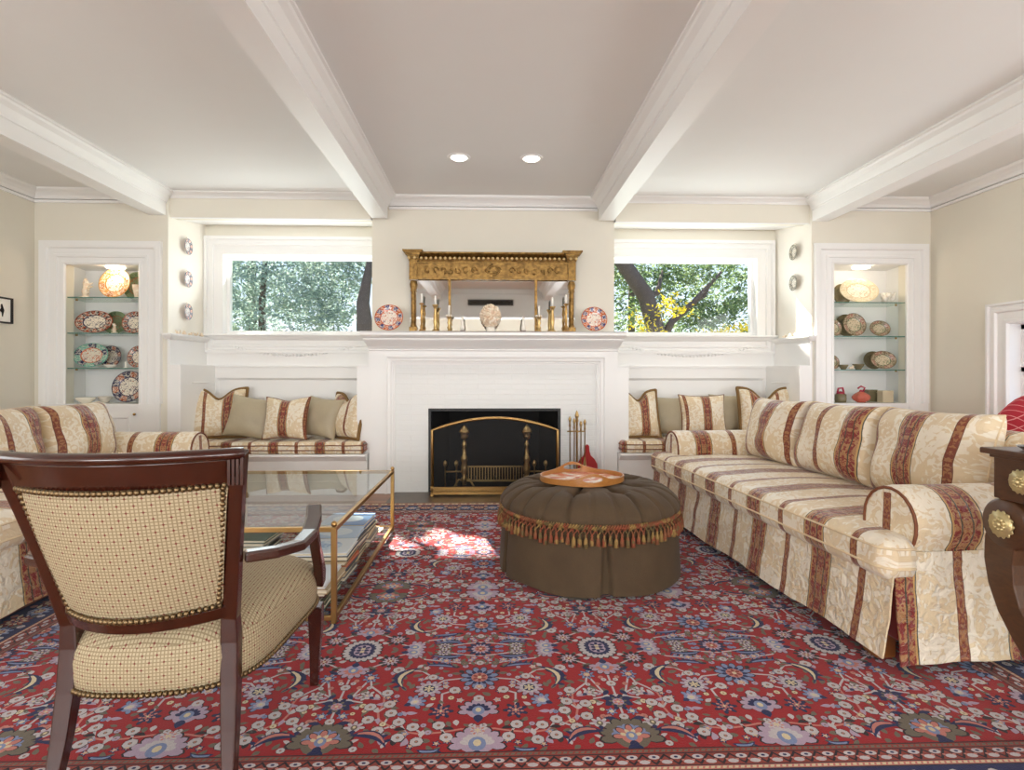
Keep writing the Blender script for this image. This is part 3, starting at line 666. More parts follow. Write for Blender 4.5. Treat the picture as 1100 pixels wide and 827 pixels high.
# small plates and shells in the alcoves
def side_x(y, L): return (-2.80+.045*(y-YW)/.54) if L else (2.89-.052*(y-YW)/.54)
for L, pys, px in ((True, (265, 300, 335), 202), (False, (271, 304), 848)):
    for k, py in enumerate(pys):
        yy = 5.09 if L else 5.07; p = at(px, py, yy); wall = side_x(yy, L); s = 1 if L else -1
        w_ = ('topmost', 'middle', 'lowest')[k] if L else ('upper', 'lower')[k]
        t = T('wall_plate', 'small %s patterned plate, %s on the %s alcove side wall' % ('blue-grey and peach' if L else 'brown-grey', w_, 'left' if L else 'right'), 'plate', (wall+s*.022, yy, p.z), 0, 'small plates on the left alcove wall' if L else 'small plates on the right alcove wall')
        o = plate_mb(.066, .072, .012, 28).build('dish', 'p_bw' if L else 'p_br', t); o.rotation_euler = (0, 0, s*PI/2+.0)
        h = MB().tube([(-.02, .004, .07), (0, .008, .085), (.02, .004, .07)], .0015, 5).build('hanger', 'brass', t); h.rotation_euler = o.rotation_euler
def small_shell(name, lb, x, y, z, g, k, sc=1):
    b = MB(); r_ = random.Random(k)
    if k % 3 == 0:
        for a in range(5): b.tube([(0, 0, 0), (.012*math.cos(a*1.26)*sc, .012*math.sin(a*1.26)*sc, .012*sc), (.02*math.cos(a*1.26)*sc, .02*math.sin(a*1.26)*sc, (.025+.01*(a % 2))*sc)], [.006*sc, .005*sc, .003*sc], 6)
    elif k % 3 == 1:
        b.lathe([(0, 0), (.012*sc, .002), (.018*sc, .01*sc), (.014*sc, .018*sc), (.011*sc, .022*sc), (.009*sc, .028*sc), (.004*sc, .034*sc), (0, .038*sc)], 9)
    else: b.sphere((0, 0, .010*sc), .016*sc, 9, 6, (1.2, .8, .65)); b.sphere((.01*sc, 0, .02*sc), .008*sc, 7, 5)
    o = b.build(name, 'shell'); o.location = (x, y, z); return tag(o, lb, 'shell', g)
for L in (True, False):
    n = 5 if L else 4
    for k in range(n):
        yy = 4.94+k*.085; s = 1 if L else -1
        small_shell('sea_shell', 'small pinkish shell on the %s alcove ledge below the wall plates, %s from the window' % ('left' if L else 'right', ('fifth', 'fourth', 'third', 'second', 'nearest')[k if L else k+1] if (k if L else k+1) < 5 else 'nearest'),
                    side_x(yy, L)+s*.035, yy, 1.41, 'shells on the left alcove ledge' if L else 'shells on the right alcove ledge', k+(0 if L else 2), 1.1)

# ------------------------------------------------------------------ niches with glass shelves
M['puck'] = N('lamp_lens', .3).m; _b = M['puck'].node_tree.nodes['Principled BSDF']; _b.inputs['Emission Color'].default_value = (1, .9, .72, 1); _b.inputs['Emission Strength'].default_value = 3
PROF = [(-.012, .0), (-.0, .012), (.016, .012), (.02, .006), (.05, .006), (.056, .018), (.075, .018), (.08, .01), (.125, .010), (.135, .03), (.155, .034), (.19, .034), (.195, .0)]
def niche(L):
    x0, x1, z0, z1 = NL if L else NR
    t = T('display_niche', 'white cased wall niche with glass shelves full of colourful plates, on the left' if L else 'white cased wall niche with glass shelves and a cream platter, on the right', 'display cabinet', ((x0+x1)/2, YW, z0)); cx = (x0+x1)/2
    D = .34
    if L: xb0, xb1 = at(92, 350, YW+D).x, x1+.02
    else: xb0, xb1 = x0-.02, at(952, 350, YW+D).x
    b = MB(); v = [(x0-cx, 0, 0), (xb0-cx, D, 0), (xb1-cx, D, 0), (x1-cx, 0, 0)]; v += [(p[0], p[1], z1-z0) for p in v]
    b.add(v, [(0, 1, 5, 4), (1, 2, 6, 5), (2, 3, 7, 6), (0, 3, 2, 1), (4, 5, 6, 7)]); b.build('lining', 'white', t, fix=False)
    b = MB().casing(x0-cx, x1-cx, 0, z1-z0, 0, PROF if L else [(o*.92, p) for o, p in PROF], 'ltr')
    # casing legs run on down to the floor, with the cupboard door between
    for s, e in ((-1, x0-cx), (1, x1-cx)): a0, a1 = sorted((e, e+s*.18)); b.box(a0, a1, -.02, 0, -z0+.002, 0)
    b.build('casing', 'white', t)
    b = MB().box(x0-cx, x1-cx, -.022, .02, -.03, 0).box(x0-cx, x1-cx, -.012, 0, -z0+.1, -.03); b.casing(x0-cx+.09, x1-cx-.09, -z0+.2, -.12, -.012, [(-.01, -.0), (0, .012), (.012, .012), (.014, 0)], 'ltrb'); b.build('cupboard_door', 'white', t)
    MB().sphere((x1-cx-.03 if L else x0-cx+.03, -.026, -.09), .012, 8, 6).build('knob', 'brass', t)
    zs = []
    for k, z in enumerate((1.726, 1.415, 1.110) if L else (1.716, 1.408, 1.104)):
        za = z-z0; e0 = x0-cx+.006; e1 = x1-cx-.006
        ff = .02
        q = MB(); vv = [(e0+.008, ff, za-.008), (e1-.004, ff, za-.008), (xb1-cx-.01, D-.01, za-.008), (xb0-cx+.01, D-.01, za-.008)]; vv += [(a, c, za) for a, c, _ in vv]
        q.add(vv, [(0, 1, 2, 3), (4, 7, 6, 5), (1, 2, 6, 5), (2, 3, 7, 6), (3, 0, 4, 7)]); sh = q.build('glass_shelf', 'shelfglass', t)
        MB().box(e0+.008, e1-.004, ff-.003, ff, za-.008, za).build('front_edge', 'glassedge', sh)
        zs.append(z)
        for e in (.12, .26):
            for q0 in ((e0, e1-.015) if e < .2 else (e0,) if not L else (e1-.015,)): MB().box(q0, q0+.015, e, e+.01, za-.02, za-.008).build('shelf_pin', 'brass', t)
    px = at(124 if L else 925, 300, YW+.13).x-cx
    MB().lathe([(0, 0), (.07, 0), (.075, .01), (.075, .018), (0, .018)], 20, (px, .13, z1-z0-.019)).build('puck_light', 'puck', t)
    l = bpy.data.lights.new('niche_lamp', 'POINT'); l.energy = .9; l.color = (1, .82, .58); l.shadow_soft_size = .03
    o = bpy.data.objects.new('niche_lamp', l); COL.objects.link(o); o.location = (px+cx, YW+.09, z1-.05)
    return [1e-3+z for z in zs]+[z0+.001]
ZL = niche(True); ZR = niche(False)
def X(px, Y): return at(px, 350, Y).x
GL, GR = 'plates in the left niche', 'china in the right niche'
def bowl(name, lb, x, y, z, r, h, mat, cat='bowl', g=None, n=20):
    o = MB().lathe([(0, 0), (r*.45, 0), (r*.5, h*.12), (r*.9, h*.7), (r, h), (r*.95, h), (r*.8, h*.6), (r*.4, h*.2), (0, h*.18)], n).build(name, mat); o.location = (x, y, z); return tag(o, lb, cat, g)
def figurine(name, lb, x, y, z, h, mat, cat='figurine', g=None, seed=0):
    b = MB(); r_ = random.Random(seed)
    b.lathe([(0, 0), (h*.28, 0), (h*.28, h*.08), (h*.12, h*.14), (h*.16, h*.35), (h*.1, h*.6), (h*.12, h*.75), (h*.08, h*.9), (0, h)], 10)
    for k in range(5): a = r_.random()*6; b.tube([(0, 0, h*(.2+.12*k)), (h*.2*math.cos(a), h*.15*math.sin(a), h*(.3+.14*k)), (h*.3*math.cos(a), h*.2*math.sin(a), h*(.28+.16*k))], [h*.06, h*.05, h*.03], 6)
    o = b.build(name, mat); o.location = (x, y, z); return tag(o, lb, cat, g)
plate('round_plate', 'large gold and white plate glowing under the left niche lamp', X(124, 5.0), 5.0, ZL[0], .137, .137, 'p_gold', .2)
plate('round_plate', 'dark plate half hidden behind the gold one, top shelf of left niche', X(146, 5.1), 5.12, ZL[0], .12, .13, 'p_green', .12)
figurine('coral_figurine', 'branching gold-white figurine at the left end of the top shelf, left niche', X(92, 5.02), 5.02, ZL[0], .19, 'shell', seed=2)
bowl('vase', 'pale pink vase beside the gold plate, right end of top left shelf', X(147, 4.97), 4.97, ZL[0], .035, .12, 'shell', 'vase')
plate('oval_platter', 'oval rust and cream platter on the second shelf of the left niche', X(102, 5.0), 5.0, ZL[1], .165, .102, 'p_rust', .2, cat='platter')
plate('round_plate', 'plain green plate behind the oval platter, second shelf of left niche', X(124, 5.1), 5.11, ZL[1], .11, .105, 'p_green', .15)
plate('round_plate', 'rust-rimmed plate at the right end of the second left niche shelf', X(145, 5.02), 5.02, ZL[1], .105, .10, 'p_rust', .2)
figurine('porcelain_figurine', 'small pinkish figurine on the second shelf of the left niche', X(123, 4.93), 4.93, ZL[1], .09, 'shell', seed=5)
plate('oval_platter', 'oval teal and orange platter on the third shelf of the left niche', X(95, 5.0)+.03, 5.0, ZL[2], .152, .110, 'p_teal', .2, cat='platter')
plate('round_plate', 'dark green fan plate behind the teal platter in left niche', X(119, 5.08), 5.09, ZL[2], .095, .10, 'p_navy', .15)
plate('round_plate', 'rust-rimmed plate at the right end of the third left niche shelf', X(149, 5.0), 5.0, ZL[2], .09, .098, 'p_rust', .2)
bowl('small_dish', 'low cream dish in front of the green fan plate, left niche', X(119, 4.92), 4.92, ZL[2], .055, .028, 'porcelain', 'dish')
figurine('dog_figurine', 'tiny grey dog figurine on the third shelf of the left niche', X(135, 4.93), 4.93, ZL[2], .06, 'porcelain', seed=8)
plate('round_plate', 'large navy and rust plate on the bottom of the left niche', X(139, 5.02), 5.02, ZL[3], .145, .142, 'p_navy', .2)
bowl('china_bowl', 'long orange and white bowl on the bottom of the left niche', X(93, 4.97), 4.96, ZL[3], .08, .05, 'p_gold')
bowl('china_bowl', 'rust and dark bowl between the orange bowl and large plate', X(113, 5.08), 5.08, ZL[3], .06, .055, 'p_navy')
# right niche
plate('oval_platter', 'large cream oval platter lit by the lamp of the right niche', X(922, 5.0), 5.0, ZR[0], .185, .118, 'p_cream', .25, cat='platter')
plate('round_plate', 'dark plate peeking out behind the cream oval platter', X(905, 5.11), 5.13, ZR[0], .09, .10, 'p_olive', .12)
b = MB(); r_ = random.Random(4)
for k in range(16): b.sphere((r_.uniform(-.055, .055), r_.uniform(-.03, .03), .02+r_.uniform(0, .05)), .02, 7, 5, (1, .8, 1.2))
for k in range(8): x_, y_ = r_.uniform(-.04, .04), r_.uniform(-.02, .02); b.tube([(x_, y_, .04), (x_*1.6, y_*1.5, .10)], [.013, .010], 7)
o = b.build('white_coral', 'porcelain'); o.location = (X(957, 5.0)-.05, 4.98, ZR[0]); tag(o, 'white coral cluster at the right of the top shelf, right niche', 'coral')
plate('round_plate', 'round olive medallion plate at the centre of the second shelf, right niche', X(917, 4.98), 4.98, ZR[1], .108, .108, 'p_medal', .2)
plate('round_plate', 'plain olive plate behind the round medallion plate, right niche', X(909, 5.08), 5.09, ZR[1], .105, .108, 'p_olive', .15)
plate('round_plate', 'medallion plate cut off at the left end of second shelf, right niche', X(897, 4.96), 4.97, ZR[1], .06, .075, 'p_medal', .2)
plate('oval_platter', 'oval olive medallion platter at the right of the second shelf', X(945, 5.0), 5.01, ZR[1], .098, .075, 'p_medal', .2, cat='platter')
plate('oval_platter', 'oval greenish medallion platter on the third shelf, right niche', X(948, 4.98), 4.98, ZR[2], .122, .085, 'p_medal', .2, cat='platter')
plate('round_plate', 'plain olive plate behind the greenish oval platter, right niche', X(938, 5.08), 5.09, ZR[2], .095, .085, 'p_olive', .15)
plate('round_plate', 'medallion plate at the left end of the third shelf, right niche', X(896, 5.0), 5.02, ZR[2], .055, .065, 'p_medal', .2)
bowl('tea_bowl', 'olive tea bowl left of the small shell, third shelf of right niche', X(906, 4.97), 4.97, ZR[2], .042, .045, 'p_olive')
bowl('tea_bowl', 'olive tea bowl right of the small shell, third shelf of right niche', X(922, 4.97), 4.97, ZR[2], .05, .052, 'p_olive')
small_shell('sea_shell', 'small cream shell between two tea bowls in the right niche', X(914, 4.92), 4.91, ZR[2], None, 2, 1.3)
M['pumpkin'] = plain('coral_red_glaze', rgb(200, 104, 84), .25, 0, .35, 22); M['pinkg'] = plain('crimson_glaze', rgb(170, 40, 70), .3, 0, .2)
def potbox(name, lb, x, w, h, mat, cat='box'):
    o = MB().box(-w/2, w/2, -.04, .04, 0, h).box(-w/2-.004, w/2+.004, -.044, .044, h*.78, h*.84).build(name, mat, bevel=.006); o.location = (x, 5.0, ZR[3]); return tag(o, lb, cat)
t = T('lidded_jar', 'round coral-red melon jar with looped handle, bottom of right niche', 'jar', (X(925, 4.98), 4.98, ZR[3]))
rows = []
for i in range(13):
    v_ = i/12; r0 = .066*math.sin(PI*(.12+.8*v_)); rows.append([(r0*(1+.08*abs(math.cos(4*2*PI*k/48)))*1.15*math.cos(2*PI*k/48), r0*math.sin(2*PI*k/48), .10*v_) for k in range(48)])
b = MB(); b.grid(rows, close=True); b.build('jar_body', 'pumpkin', t)
MB().lathe([(0, .095), (.02, .097), (.012, .112), (0, .12)], 10).tube([(.02, 0, .10), (.035, 0, .135), (.0, 0, .15), (-.03, 0, .13)], .008, 7).build('handle', 'pinkg', t)
t = T('lidded_jar', 'small dark jar with a crimson handle, bottom left of right niche', 'jar', (X(903, 4.98), 4.98, ZR[3]))
MB().lathe([(0, 0), (.045, 0), (.05, .03), (.048, .075), (.03, .08)], 16).build('jar_body', 'p_olive', t)
MB().lathe([(0, .078), (.04, .08), (.02, .1), (0, .104)], 12).tube([(-.03, 0, .09), (-.02, 0, .13), (.02, 0, .135), (.03, 0, .09)], .009, 7).build('handle', 'pinkg', t)
potbox('tea_caddy', 'brown square tea caddy at the right of the right niche bottom', X(951, 5.0), .10, .11, 'p_medal', 'caddy')
potbox('tea_caddy', 'darker brown square caddy behind the coral-red melon jar', X(938, 5.08), .09, .115, 'p_olive', 'caddy').location.y = 5.12

# ------------------------------------------------------------------ pillows
def pillow_mb(w, h, t, n=26, pinch=.10, box=2.6, chop=0, uo=0, seed=0, wr=.006, tilt=0, corner=0):
    b = MB(); g = []
    def P(a, c, s):
        e = max(0, (1-abs(a)**box))*max(0, (1-abs(c)**box)); th = t/2*e**.42
        x = w/2*a*(1-pinch*(1-c*c)); z = h/2*c*(1-pinch*(1-a*a)) + h/2
        if chop: z -= chop*h*math.exp(-(a/.38)**2)*max(0, (c+1)/2)**2*(1 if c > -.99 else 0)
        z += tilt*x*.1
        q = nz(x*6+seed, z*6, s*3+seed); y = s*(th+wr*q*2*(e**.3)) - .25*wr*nz(x*14, z*14, seed)
        return (x, y, z)
    k = [math.sin(PI/2*(2*i/n-1)) for i in range(n+1)]
    for s in (-1, 1):
        rows = [[P(a, c, s) for a in k] for c in k]; uv = [[(w/2*a+uo, h/2*c) for a in k] for c in k]
        b.grid(rows, uv, flip=(s == 1))
    edge = [P(a, -1, 1) for a in k]+[P(1, c, 1) for c in k[1:]]+[P(a, 1, 1) for a in k[::-1][1:]]+[P(-1, c, 1) for c in k[::-1][1:-1]]
    return b, edge
def pillow(name, lb, loc, rz, lean, w, h, t, mat, trim, group, roll=0, **k):
    T_ = T(name, lb, 'pillow', loc, rz, group)
    b, e = pillow_mb(w, h, t, **k); R = Matrix.Rotation(-lean, 4, 'X') @ Matrix.Rotation(roll, 4, 'Y')
    o = b.build('cover', mat, T_); o.matrix_local = R
    if trim:
        tm, tr = trim; e2 = [Vector(p)+(Vector(p)-Vector((0, 0, h/2))).normalized()*tr*.6 for p in e]
        o = MB().tube(e2, tr, 7, closed=True).build('fringe' if tr > .006 else 'piping', tm, T_); o.matrix_local = R
    return T_
# window seat cushions
def seat_cushion(L):
    e0, e1 = (-2.66, -1.095) if L else (1.155, 2.76); w = e1-e0
    t = T('bench_cushion', 'long striped damask cushion on the %s window seat' % ('left' if L else 'right'), 'cushion', ((e0+e1)/2, 4.80, .363))
    b = MB(); k = [math.sin(PI/2*(2*i/40-1)) for i in range(41)]; kx = [math.sin(PI/2*(2*i/120-1)) for i in range(121)]
    D = .54; hh = .105
    def P(a, c, s):
        x = w/2*a; y = D/2*(c+1); d = min(w/2-abs(x), D/2-abs(y-D/2)); f = min(1, d/.03); f = math.sqrt(max(0, 1-(1-f)**2))
        tuft = sum(math.exp(-(((x-q)/.025)**2+((y-D/2)/.025)**2)) for q in (-.6, -.2, .2, .6))
        return (x, y, hh/2+s*(hh/2*(.35+.65*f) if d > 1e-6 else hh/2*.35) + (.004*nz(x*7, y*7, 3)-.02*tuft if s > 0 else 0))
    for s in (1, -1): b.grid([[P(a, c, s) for a in kx] for c in k], [[(w/2*a, D/2*c+s*.1) for a in kx] for c in k], flip=(s < 0))
    # side band
    ring = [P(a, -1, 1) for a in kx]+[P(1, c, 1) for c in k[1:]]+[P(a, 1, 1) for a in kx[::-1][1:]]+[P(-1, c, 1) for c in k[::-1][1:]]
    low = [(p[0], p[1], hh/2-hh/2*.35) for p in ring]; b.grid([ring, low], [[(p[0], p[2]) for p in ring], [(p[0], p[2]) for p in low]])
    b.build('cushion_cover', 'stripe_small', t)
    MB().tube([(p[0], p[1], p[2]+.004) for p in ring[:-1]], .0045, 6, closed=True).tube([(p[0], p[1], p[2]) for p in low[:-1]], .0045, 6, closed=True).build('piping', 'piping', t)
seat_cushion(True); seat_cushion(False)
ZS = .478
GP, GQ = 'pillows on the left window seat', 'pillows on the right window seat'
FR = ('brownfringe', .016); PP = ('piping', .004)
Yp = 5.05
pillow('throw_pillow', 'large striped fringed pillow at the left end of the left window seat', (X(230, 5.05), 5.10, ZS), .25, .28, .46, .46, .17, 'stripe_small', FR, GP, chop=.22, uo=-.09, seed=1, pinch=.06)
pillow('throw_pillow', 'plain sage silk pillow beside the leftmost fringed pillow', (X(265, 5.0), 4.99, ZS), .1, .30, .42, .39, .18, 'sage', None, GP, seed=2, wr=.012, roll=.16)
pillow('throw_pillow', 'striped square pillow between the two sage pillows, left window seat', (X(306, 4.95), 4.935, ZS), -.05, .26, .40, .385, .18, 'stripe_small', PP, GP, chop=.06, uo=.0, seed=3)
pillow('throw_pillow', 'narrow leaning sage silk pillow near the fireplace, left window seat', (X(338, 5.0), 5.06, ZS), -.35, .28, .38, .38, .17, 'sage', None, GP, seed=4, wr=.012, roll=.10)
pillow('throw_pillow', 'striped fringed pillow crumpled against the pilaster, left window seat', (X(371, 5.0)-.03, 5.04, ZS), -.75, .25, .46, .42, .18, 'stripe_small', FR, GP, chop=.20, uo=.1, seed=5, roll=-.05, pinch=.06)
pillow('throw_pillow', 'striped fringed pillow nearest the fireplace on the right window seat', (X(683, 5.0)+.06, 5.05, ZS), .1, .27, .37, .44, .17, 'stripe_small', FR, GQ, chop=.22, uo=-.04, seed=6, pinch=.06)
pillow('throw_pillow', 'sage silk pillow second from the fireplace, right window seat', (X(722, 5.03), 5.165, ZS), -.5, .24, .38, .38, .17, 'sage', None, GQ, seed=7, wr=.012)
pillow('throw_pillow', 'striped square pillow in the middle of the right window seat', (X(757, 5.0), 5.0, ZS), 0, .22, .43, .40, .16, 'stripe_small', PP, GQ, uo=-.02, seed=8)
pillow('throw_pillow', 'flat sage silk pillow behind the sofa end, right window seat', (X(795, 5.05), 5.165, ZS), -.1, .22, .44, .40, .14, 'sage', None, GQ, seed=9, wr=.01)
pillow('throw_pillow', 'striped pillow with horned fringe corners showing above the sofa back', (X(823, 5.0), 4.98, ZS), -.15, .22, .46, .46, .16, 'stripe_small', FR, GQ, chop=.26, uo=.1, seed=10, pinch=.05)

# ------------------------------------------------------------------ sofas
def sofa(lb, loc, rz, grp, uo, ch=.425):
    t = T('sofa', lb, 'sofa', loc, rz, grp); L2 = 1.15; AW = .27
    # seat cushion (T shaped)
    b = MB(); ky = [math.sin(PI/2*(2*i/34-1)) for i in range(35)]; kx = [math.sin(PI/2*(2*i/110-1)) for i in range(111)]
    y0, y1 = -.05, .66; z0, z1 = .315, .462
    def hwid(y): q = min(1, max(0, (y-.07)/.03)); return L2*(1-q)+(L2-AW)*q + .0
    def P(a, c, s):
        y = (y0+y1)/2+(y1-y0)/2*c; w = hwid(y); x = w*a; cr_ = .05
        d = min(w-abs(x), y-y0, y1-y); f = max(0, min(1, d/.055)); f = math.sqrt(max(0, 1-(1-f)**2))
        if abs(x) > L2-.06 and y < y0+.06:      # rounded front corners
            k_ = min(1, (abs(x)-L2+.06)/.06); y += .05*k_*k_*(1-(y-y0)/.06)
        puff = .018*(1-(x/L2)**4)*math.sin(PI*min(1, max(0, (y-y0)/(y1-y0))))
        z = (z0+z1)/2+s*((z1-z0)/2*(.30+.70*f)+puff*f)
        if s > 0: z += .004*nz(x*5, y*5, 1)*f
        return (x, y, z)
    for s in (1, -1):
        b.grid([[P(a, c, s) for a in kx] for c in ky], [[(P(a, c, s)[0]-uo, c*.35) for a in kx] for c in ky], flip=(s < 0))
    ring = [P(a, -1, 1) for a in kx]+[P(1, c, 1) for c in ky[1:]]+[P(a, 1, 1) for a in kx[::-1][1:]]+[P(-1, c, 1) for c in ky[::-1][1:]]
    low = [(p[0], p[1], z0+.052) for p in ring]; b.grid([ring, low], [[(p[0]-uo, p[2]) for p in ring], [(p[0]-uo, p[2]) for p in low]])
    c_ = b.build('seat_cushion', 'stripe', t)
    MB().tube([(p[0], p[1], p[2]+.022) for p in ring[:-1]], .0045, 6, closed=True).tube([(p[0], p[1], p[2]-.004) for p in low[:-1]], .0045, 6, closed=True).build('piping', 'cordcream', c_)
    # deck below the cushion
    MB().box(-L2+.02, L2-.02, .02, .80, .10, .315).build('base', 'stripe', t, bevel=.01)
    # arms
    for s in (-1, 1):
        c = s*(L2-AW/2+.0); prof = [(-.125, .30), (-.125, .50)]
        for k in range(1, 15): a = PI-PI*1.22*k/14; prof.append((.0+.128*math.cos(a)+.003, .50+.13*math.sin(a)))
        prof += [(.105, .40), (.108, .30)]
        ys = [.075, .08, .092, .11]+[.11+.75*k/16 for k in range(1, 17)]; sc = [.86, .95, .99, 1]+[1]*16
        rows = []; uvs = []; acc = [0]
        for i in range(1, len(prof)): acc.append(acc[-1]+math.dist(prof[i], prof[i-1]))
        for y, q in zip(ys, sc):
            puff = 1+.02*nz(y*4, s, 2)-.07*math.exp(-((y-.47)/.022)**2)
            rows.append([(c+s*x*q*puff, y, .44+(z-.44)*(q if z > .44 else 1)*(1+.015*nz(y*5, z*4, 1))) for x, z in prof]); uvs.append([(y-.27, a) for a in acc])
        b = MB(); b.grid(rows, uvs)
        b.build('arm', 'stripe', t)
        f = MB(); r0 = rows[0]; f.add([(c, ys[0]-.006, .47)]+[(p[0], p[1], p[2]) for p in r0], [(0, i+1, i+2) for i in range(len(r0)-1)]+[(0, len(r0), 1)], uv=[(.23, .47)]+[((p[0]-c)+.46*.5, p[2]) for p in r0], smooth=True)
        af = f.build('arm_front', 'stripe', t)
        MB().tube([(p[0], p[1]-.002, p[2]) for p in rows[1]], .006, 6).build('piping', 'piping', af)
    # back
    b = MB(); rows = []; uvs = []; N_ = 60
    for i in range(N_+1):
        x = -L2+.02+(2*L2-.04)*i/N_; e = min(1, (L2-.02-abs(x))/.08); e = math.sqrt(max(0, 1-(1-e)**2)); tz = -.10*(1-e)+.018*math.cos(x/L2*1.5)
        pr = [(.80, .30), (.77, .55), (.75, .70), (.755, .745), (.785, .78), (.84, .795), (.90, .78), (.935, .735), (.935, .66), (.915, .62), (.93, .36), (.945, .04)]
        rows.append([(x, y, z+(tz*(z-.3)/.55 if z > .3 else 0)+.004*nz(x*5, z*5, 4)) for y, z in pr]); uvs.append([(x-uo, z+y) for y, z in pr])
    b.grid(rows, uvs); n_ = len(pr); o_ = 0; b.f += [tuple(range(n_)), tuple(range(N_*n_, N_*n_+n_))[::-1]]; b.mi += [0, 0]; b.sm += [False, False]
    b.build('back_frame', 'stripe', t)
    for k in (-1, 0, 1):
        pb, e = pillow_mb(.585, ch, .26, n=34, pinch=.055, box=3.0, uo=-(.02, .20, -.02)[k+1], seed=k+20, wr=.016)
        o = pb.build('back_cushion', 'stripe', t); R = Matrix.Translation((k*.595, .60, .462)) @ Matrix.Rotation(-.24, 4, 'X'); o.matrix_local = R
        MB().tube([(p[0], p[1], p[2]) for p in e], .0045, 6, closed=True).build('piping', 'cordcream', o)
    # skirt: front, two sides, back
    def panel(nm, p0, p1, nrm, ztop, u0, seed, flare=.035, zlow=.035):
        b = MB(); rows = []; uvs = []; n = 70; Lg = math.dist(p0, p1); m_ = 12
        for j in range(m_+1):
            v = j/m_; z = ztop+(zlow-ztop)*v; row = []; uv = []
            for i in range(n+1):
                q = i/n; x = p0[0]+(p1[0]-p0[0])*q; y = p0[1]+(p1[1]-p0[1])*q; d = Lg*q
                out = flare*v**1.2 + v*(.007*math.sin(d*9+seed)+.006*nz(d*5, z*3, seed)) + .007*nz(d*11, z*13, seed+5)
                zz = z + (.006*math.sin(d*9+seed+1) if j == m_ else 0)
                row.append((x+nrm[0]*out, y+nrm[1]*out, zz)); uv.append((u0+d, z))
            rows.append(row); uvs.append(uv)
        back = [[(p[0]-nrm[0]*.006, p[1]-nrm[1]*.006, p[2]) for p in r] for r in rows]
        b.grid(rows, uvs); b.grid([rows[-1], back[-1]], [uvs[-1], uvs[-1]]); b.grid([[r[0] for r in rows], [r[0] for r in back]], [[u[0] for u in uvs]]*2); b.grid([[r[-1] for r in rows], [r[-1] for r in back]], [[u[-1] for u in uvs]]*2)
        return b.build(nm, 'stripe_quilt', t)
    panel('skirt_panel', (-L2+.01, -.012), (L2-.01, -.012), (0, -1), .335, -L2+.01-uo, 1, zlow=.055)
    for s in (-1, 1): panel('skirt_panel', (s*(L2-.022), .004), (s*(L2-.022), .95), (s, 0), .415, -.012, 3+s)
    panel('skirt_panel', (-L2+.01, .95), (L2-.01, .95), (0, 1), .36, -L2-uo, 9)
    for sx in (-1, 1):
        for y in (.05, .86): MB().box(sx*(L2-.14)-.04, sx*(L2-.14)+.04, y-.045, y+.035, 0, .10).build('foot', 'foot', t, bevel=.012)
    return t
RZ = .0115
sofa('long cream sofa with red brocade stripes facing the ottoman', (1.336, 3.011, RZ), math.radians(-86), 'matching striped sofas', .31)
sofa('cream and red striped sofa on the left behind the wooden armchair', (-2.02, 3.02, RZ), math.radians(90), 'matching striped sofas', -.10, .40)

# ------------------------------------------------------------------ coffee table and books
t = T('coffee_table', 'low glass coffee table with a thin brass frame and glass lower shelf', 'table', (-1.14, 3.01, RZ))
hx, hy, h = .485, .685, .402
b = MB()
for sy in (-1, 1): b.box(-hx, hx, sy*hy-.009, sy*hy+.009, h-.02, h)
for sx in (-1, 1): b.box(sx*hx-.009, sx*hx+.009, -hy, hy, h-.02, h)
b.build('top_frame', 'brass', t, bevel=.002)
b = MB()
for sy in (-1, 1): b.box(-hx, hx, sy*hy-.009, sy*hy+.009, .012, .032)
for sx in (-1, 1): b.box(sx*hx-.009, sx*hx+.009, -hy, hy, .012, .032)
b.build('bottom_frame', 'brass', t, bevel=.002)
for sx in (-1, 1):
    for sy in (-1, 1):
        l = MB().box(sx*hx-.011, sx*hx+.011, sy*hy-.011, sy*hy+.011, 0, h).build('leg', 'brass', t, bevel=.002)
        MB().sphere((sx*hx, sy*hy, h+.012), .013, 10, 8).build('ball_finial', 'brass', l)
MB().box(-hx+.009, hx-.009, -hy+.009, hy-.009, h-.008, h-.0).build('glass_top', 'tableglass', t)
MB().box(-hx+.009, hx-.009, -hy+.009, hy-.009, .022, .030).build('glass_shelf', 'glass', t)
M['pages'] = plain('book_pages', rgb(226, 214, 190), .8, 0, .06, 40)
def coverm(nm, c, oval=None):
    a = N(nm, .3, 0, rgb(*c))
    if oval:
        x, y, z = a.xyz(a.coord()); r = a.math('ADD', a.math('POWER', a.math('DIVIDE', x, .09), 2.0), a.math('POWER', a.math('DIVIDE', y, .075), 2.0))
        f = a.noise(a.coord(), 26, 4, 1); pic = a.mix(a.ramp(f, [(.4, (0, 0, 0, 1)), (.6, (1, 1, 1, 1))]), rgb(*oval), rgb(222, 232, 244)); a.color(a.mix(a.math('LESS_THAN', r, 1.0), rgb(*c), pic))
    return a.m
CV = {'white': coverm('cover_white_blue', (232, 236, 242), (140, 170, 210)), 'paleblue': coverm('cover_pale_blue', (190, 208, 232), (232, 238, 246)), 'blue': coverm('cover_blue', (120, 158, 208), (214, 226, 240)), 'black': coverm('cover_black', (30, 28, 30)),
      'orange': coverm('cover_orange', (206, 92, 44)), 'tan': coverm('cover_tan', (176, 150, 112)), 'olive': coverm('cover_olive', (96, 98, 74)), 'navy': coverm('cover_navy', (36, 56, 100)), 'cream': coverm('cover_cream', (222, 210, 186)),
      'grey': coverm('cover_grey', (128, 130, 130)), 'maroon': coverm('cover_maroon', (96, 36, 36)), 'green': coverm('cover_green', (60, 84, 66))}
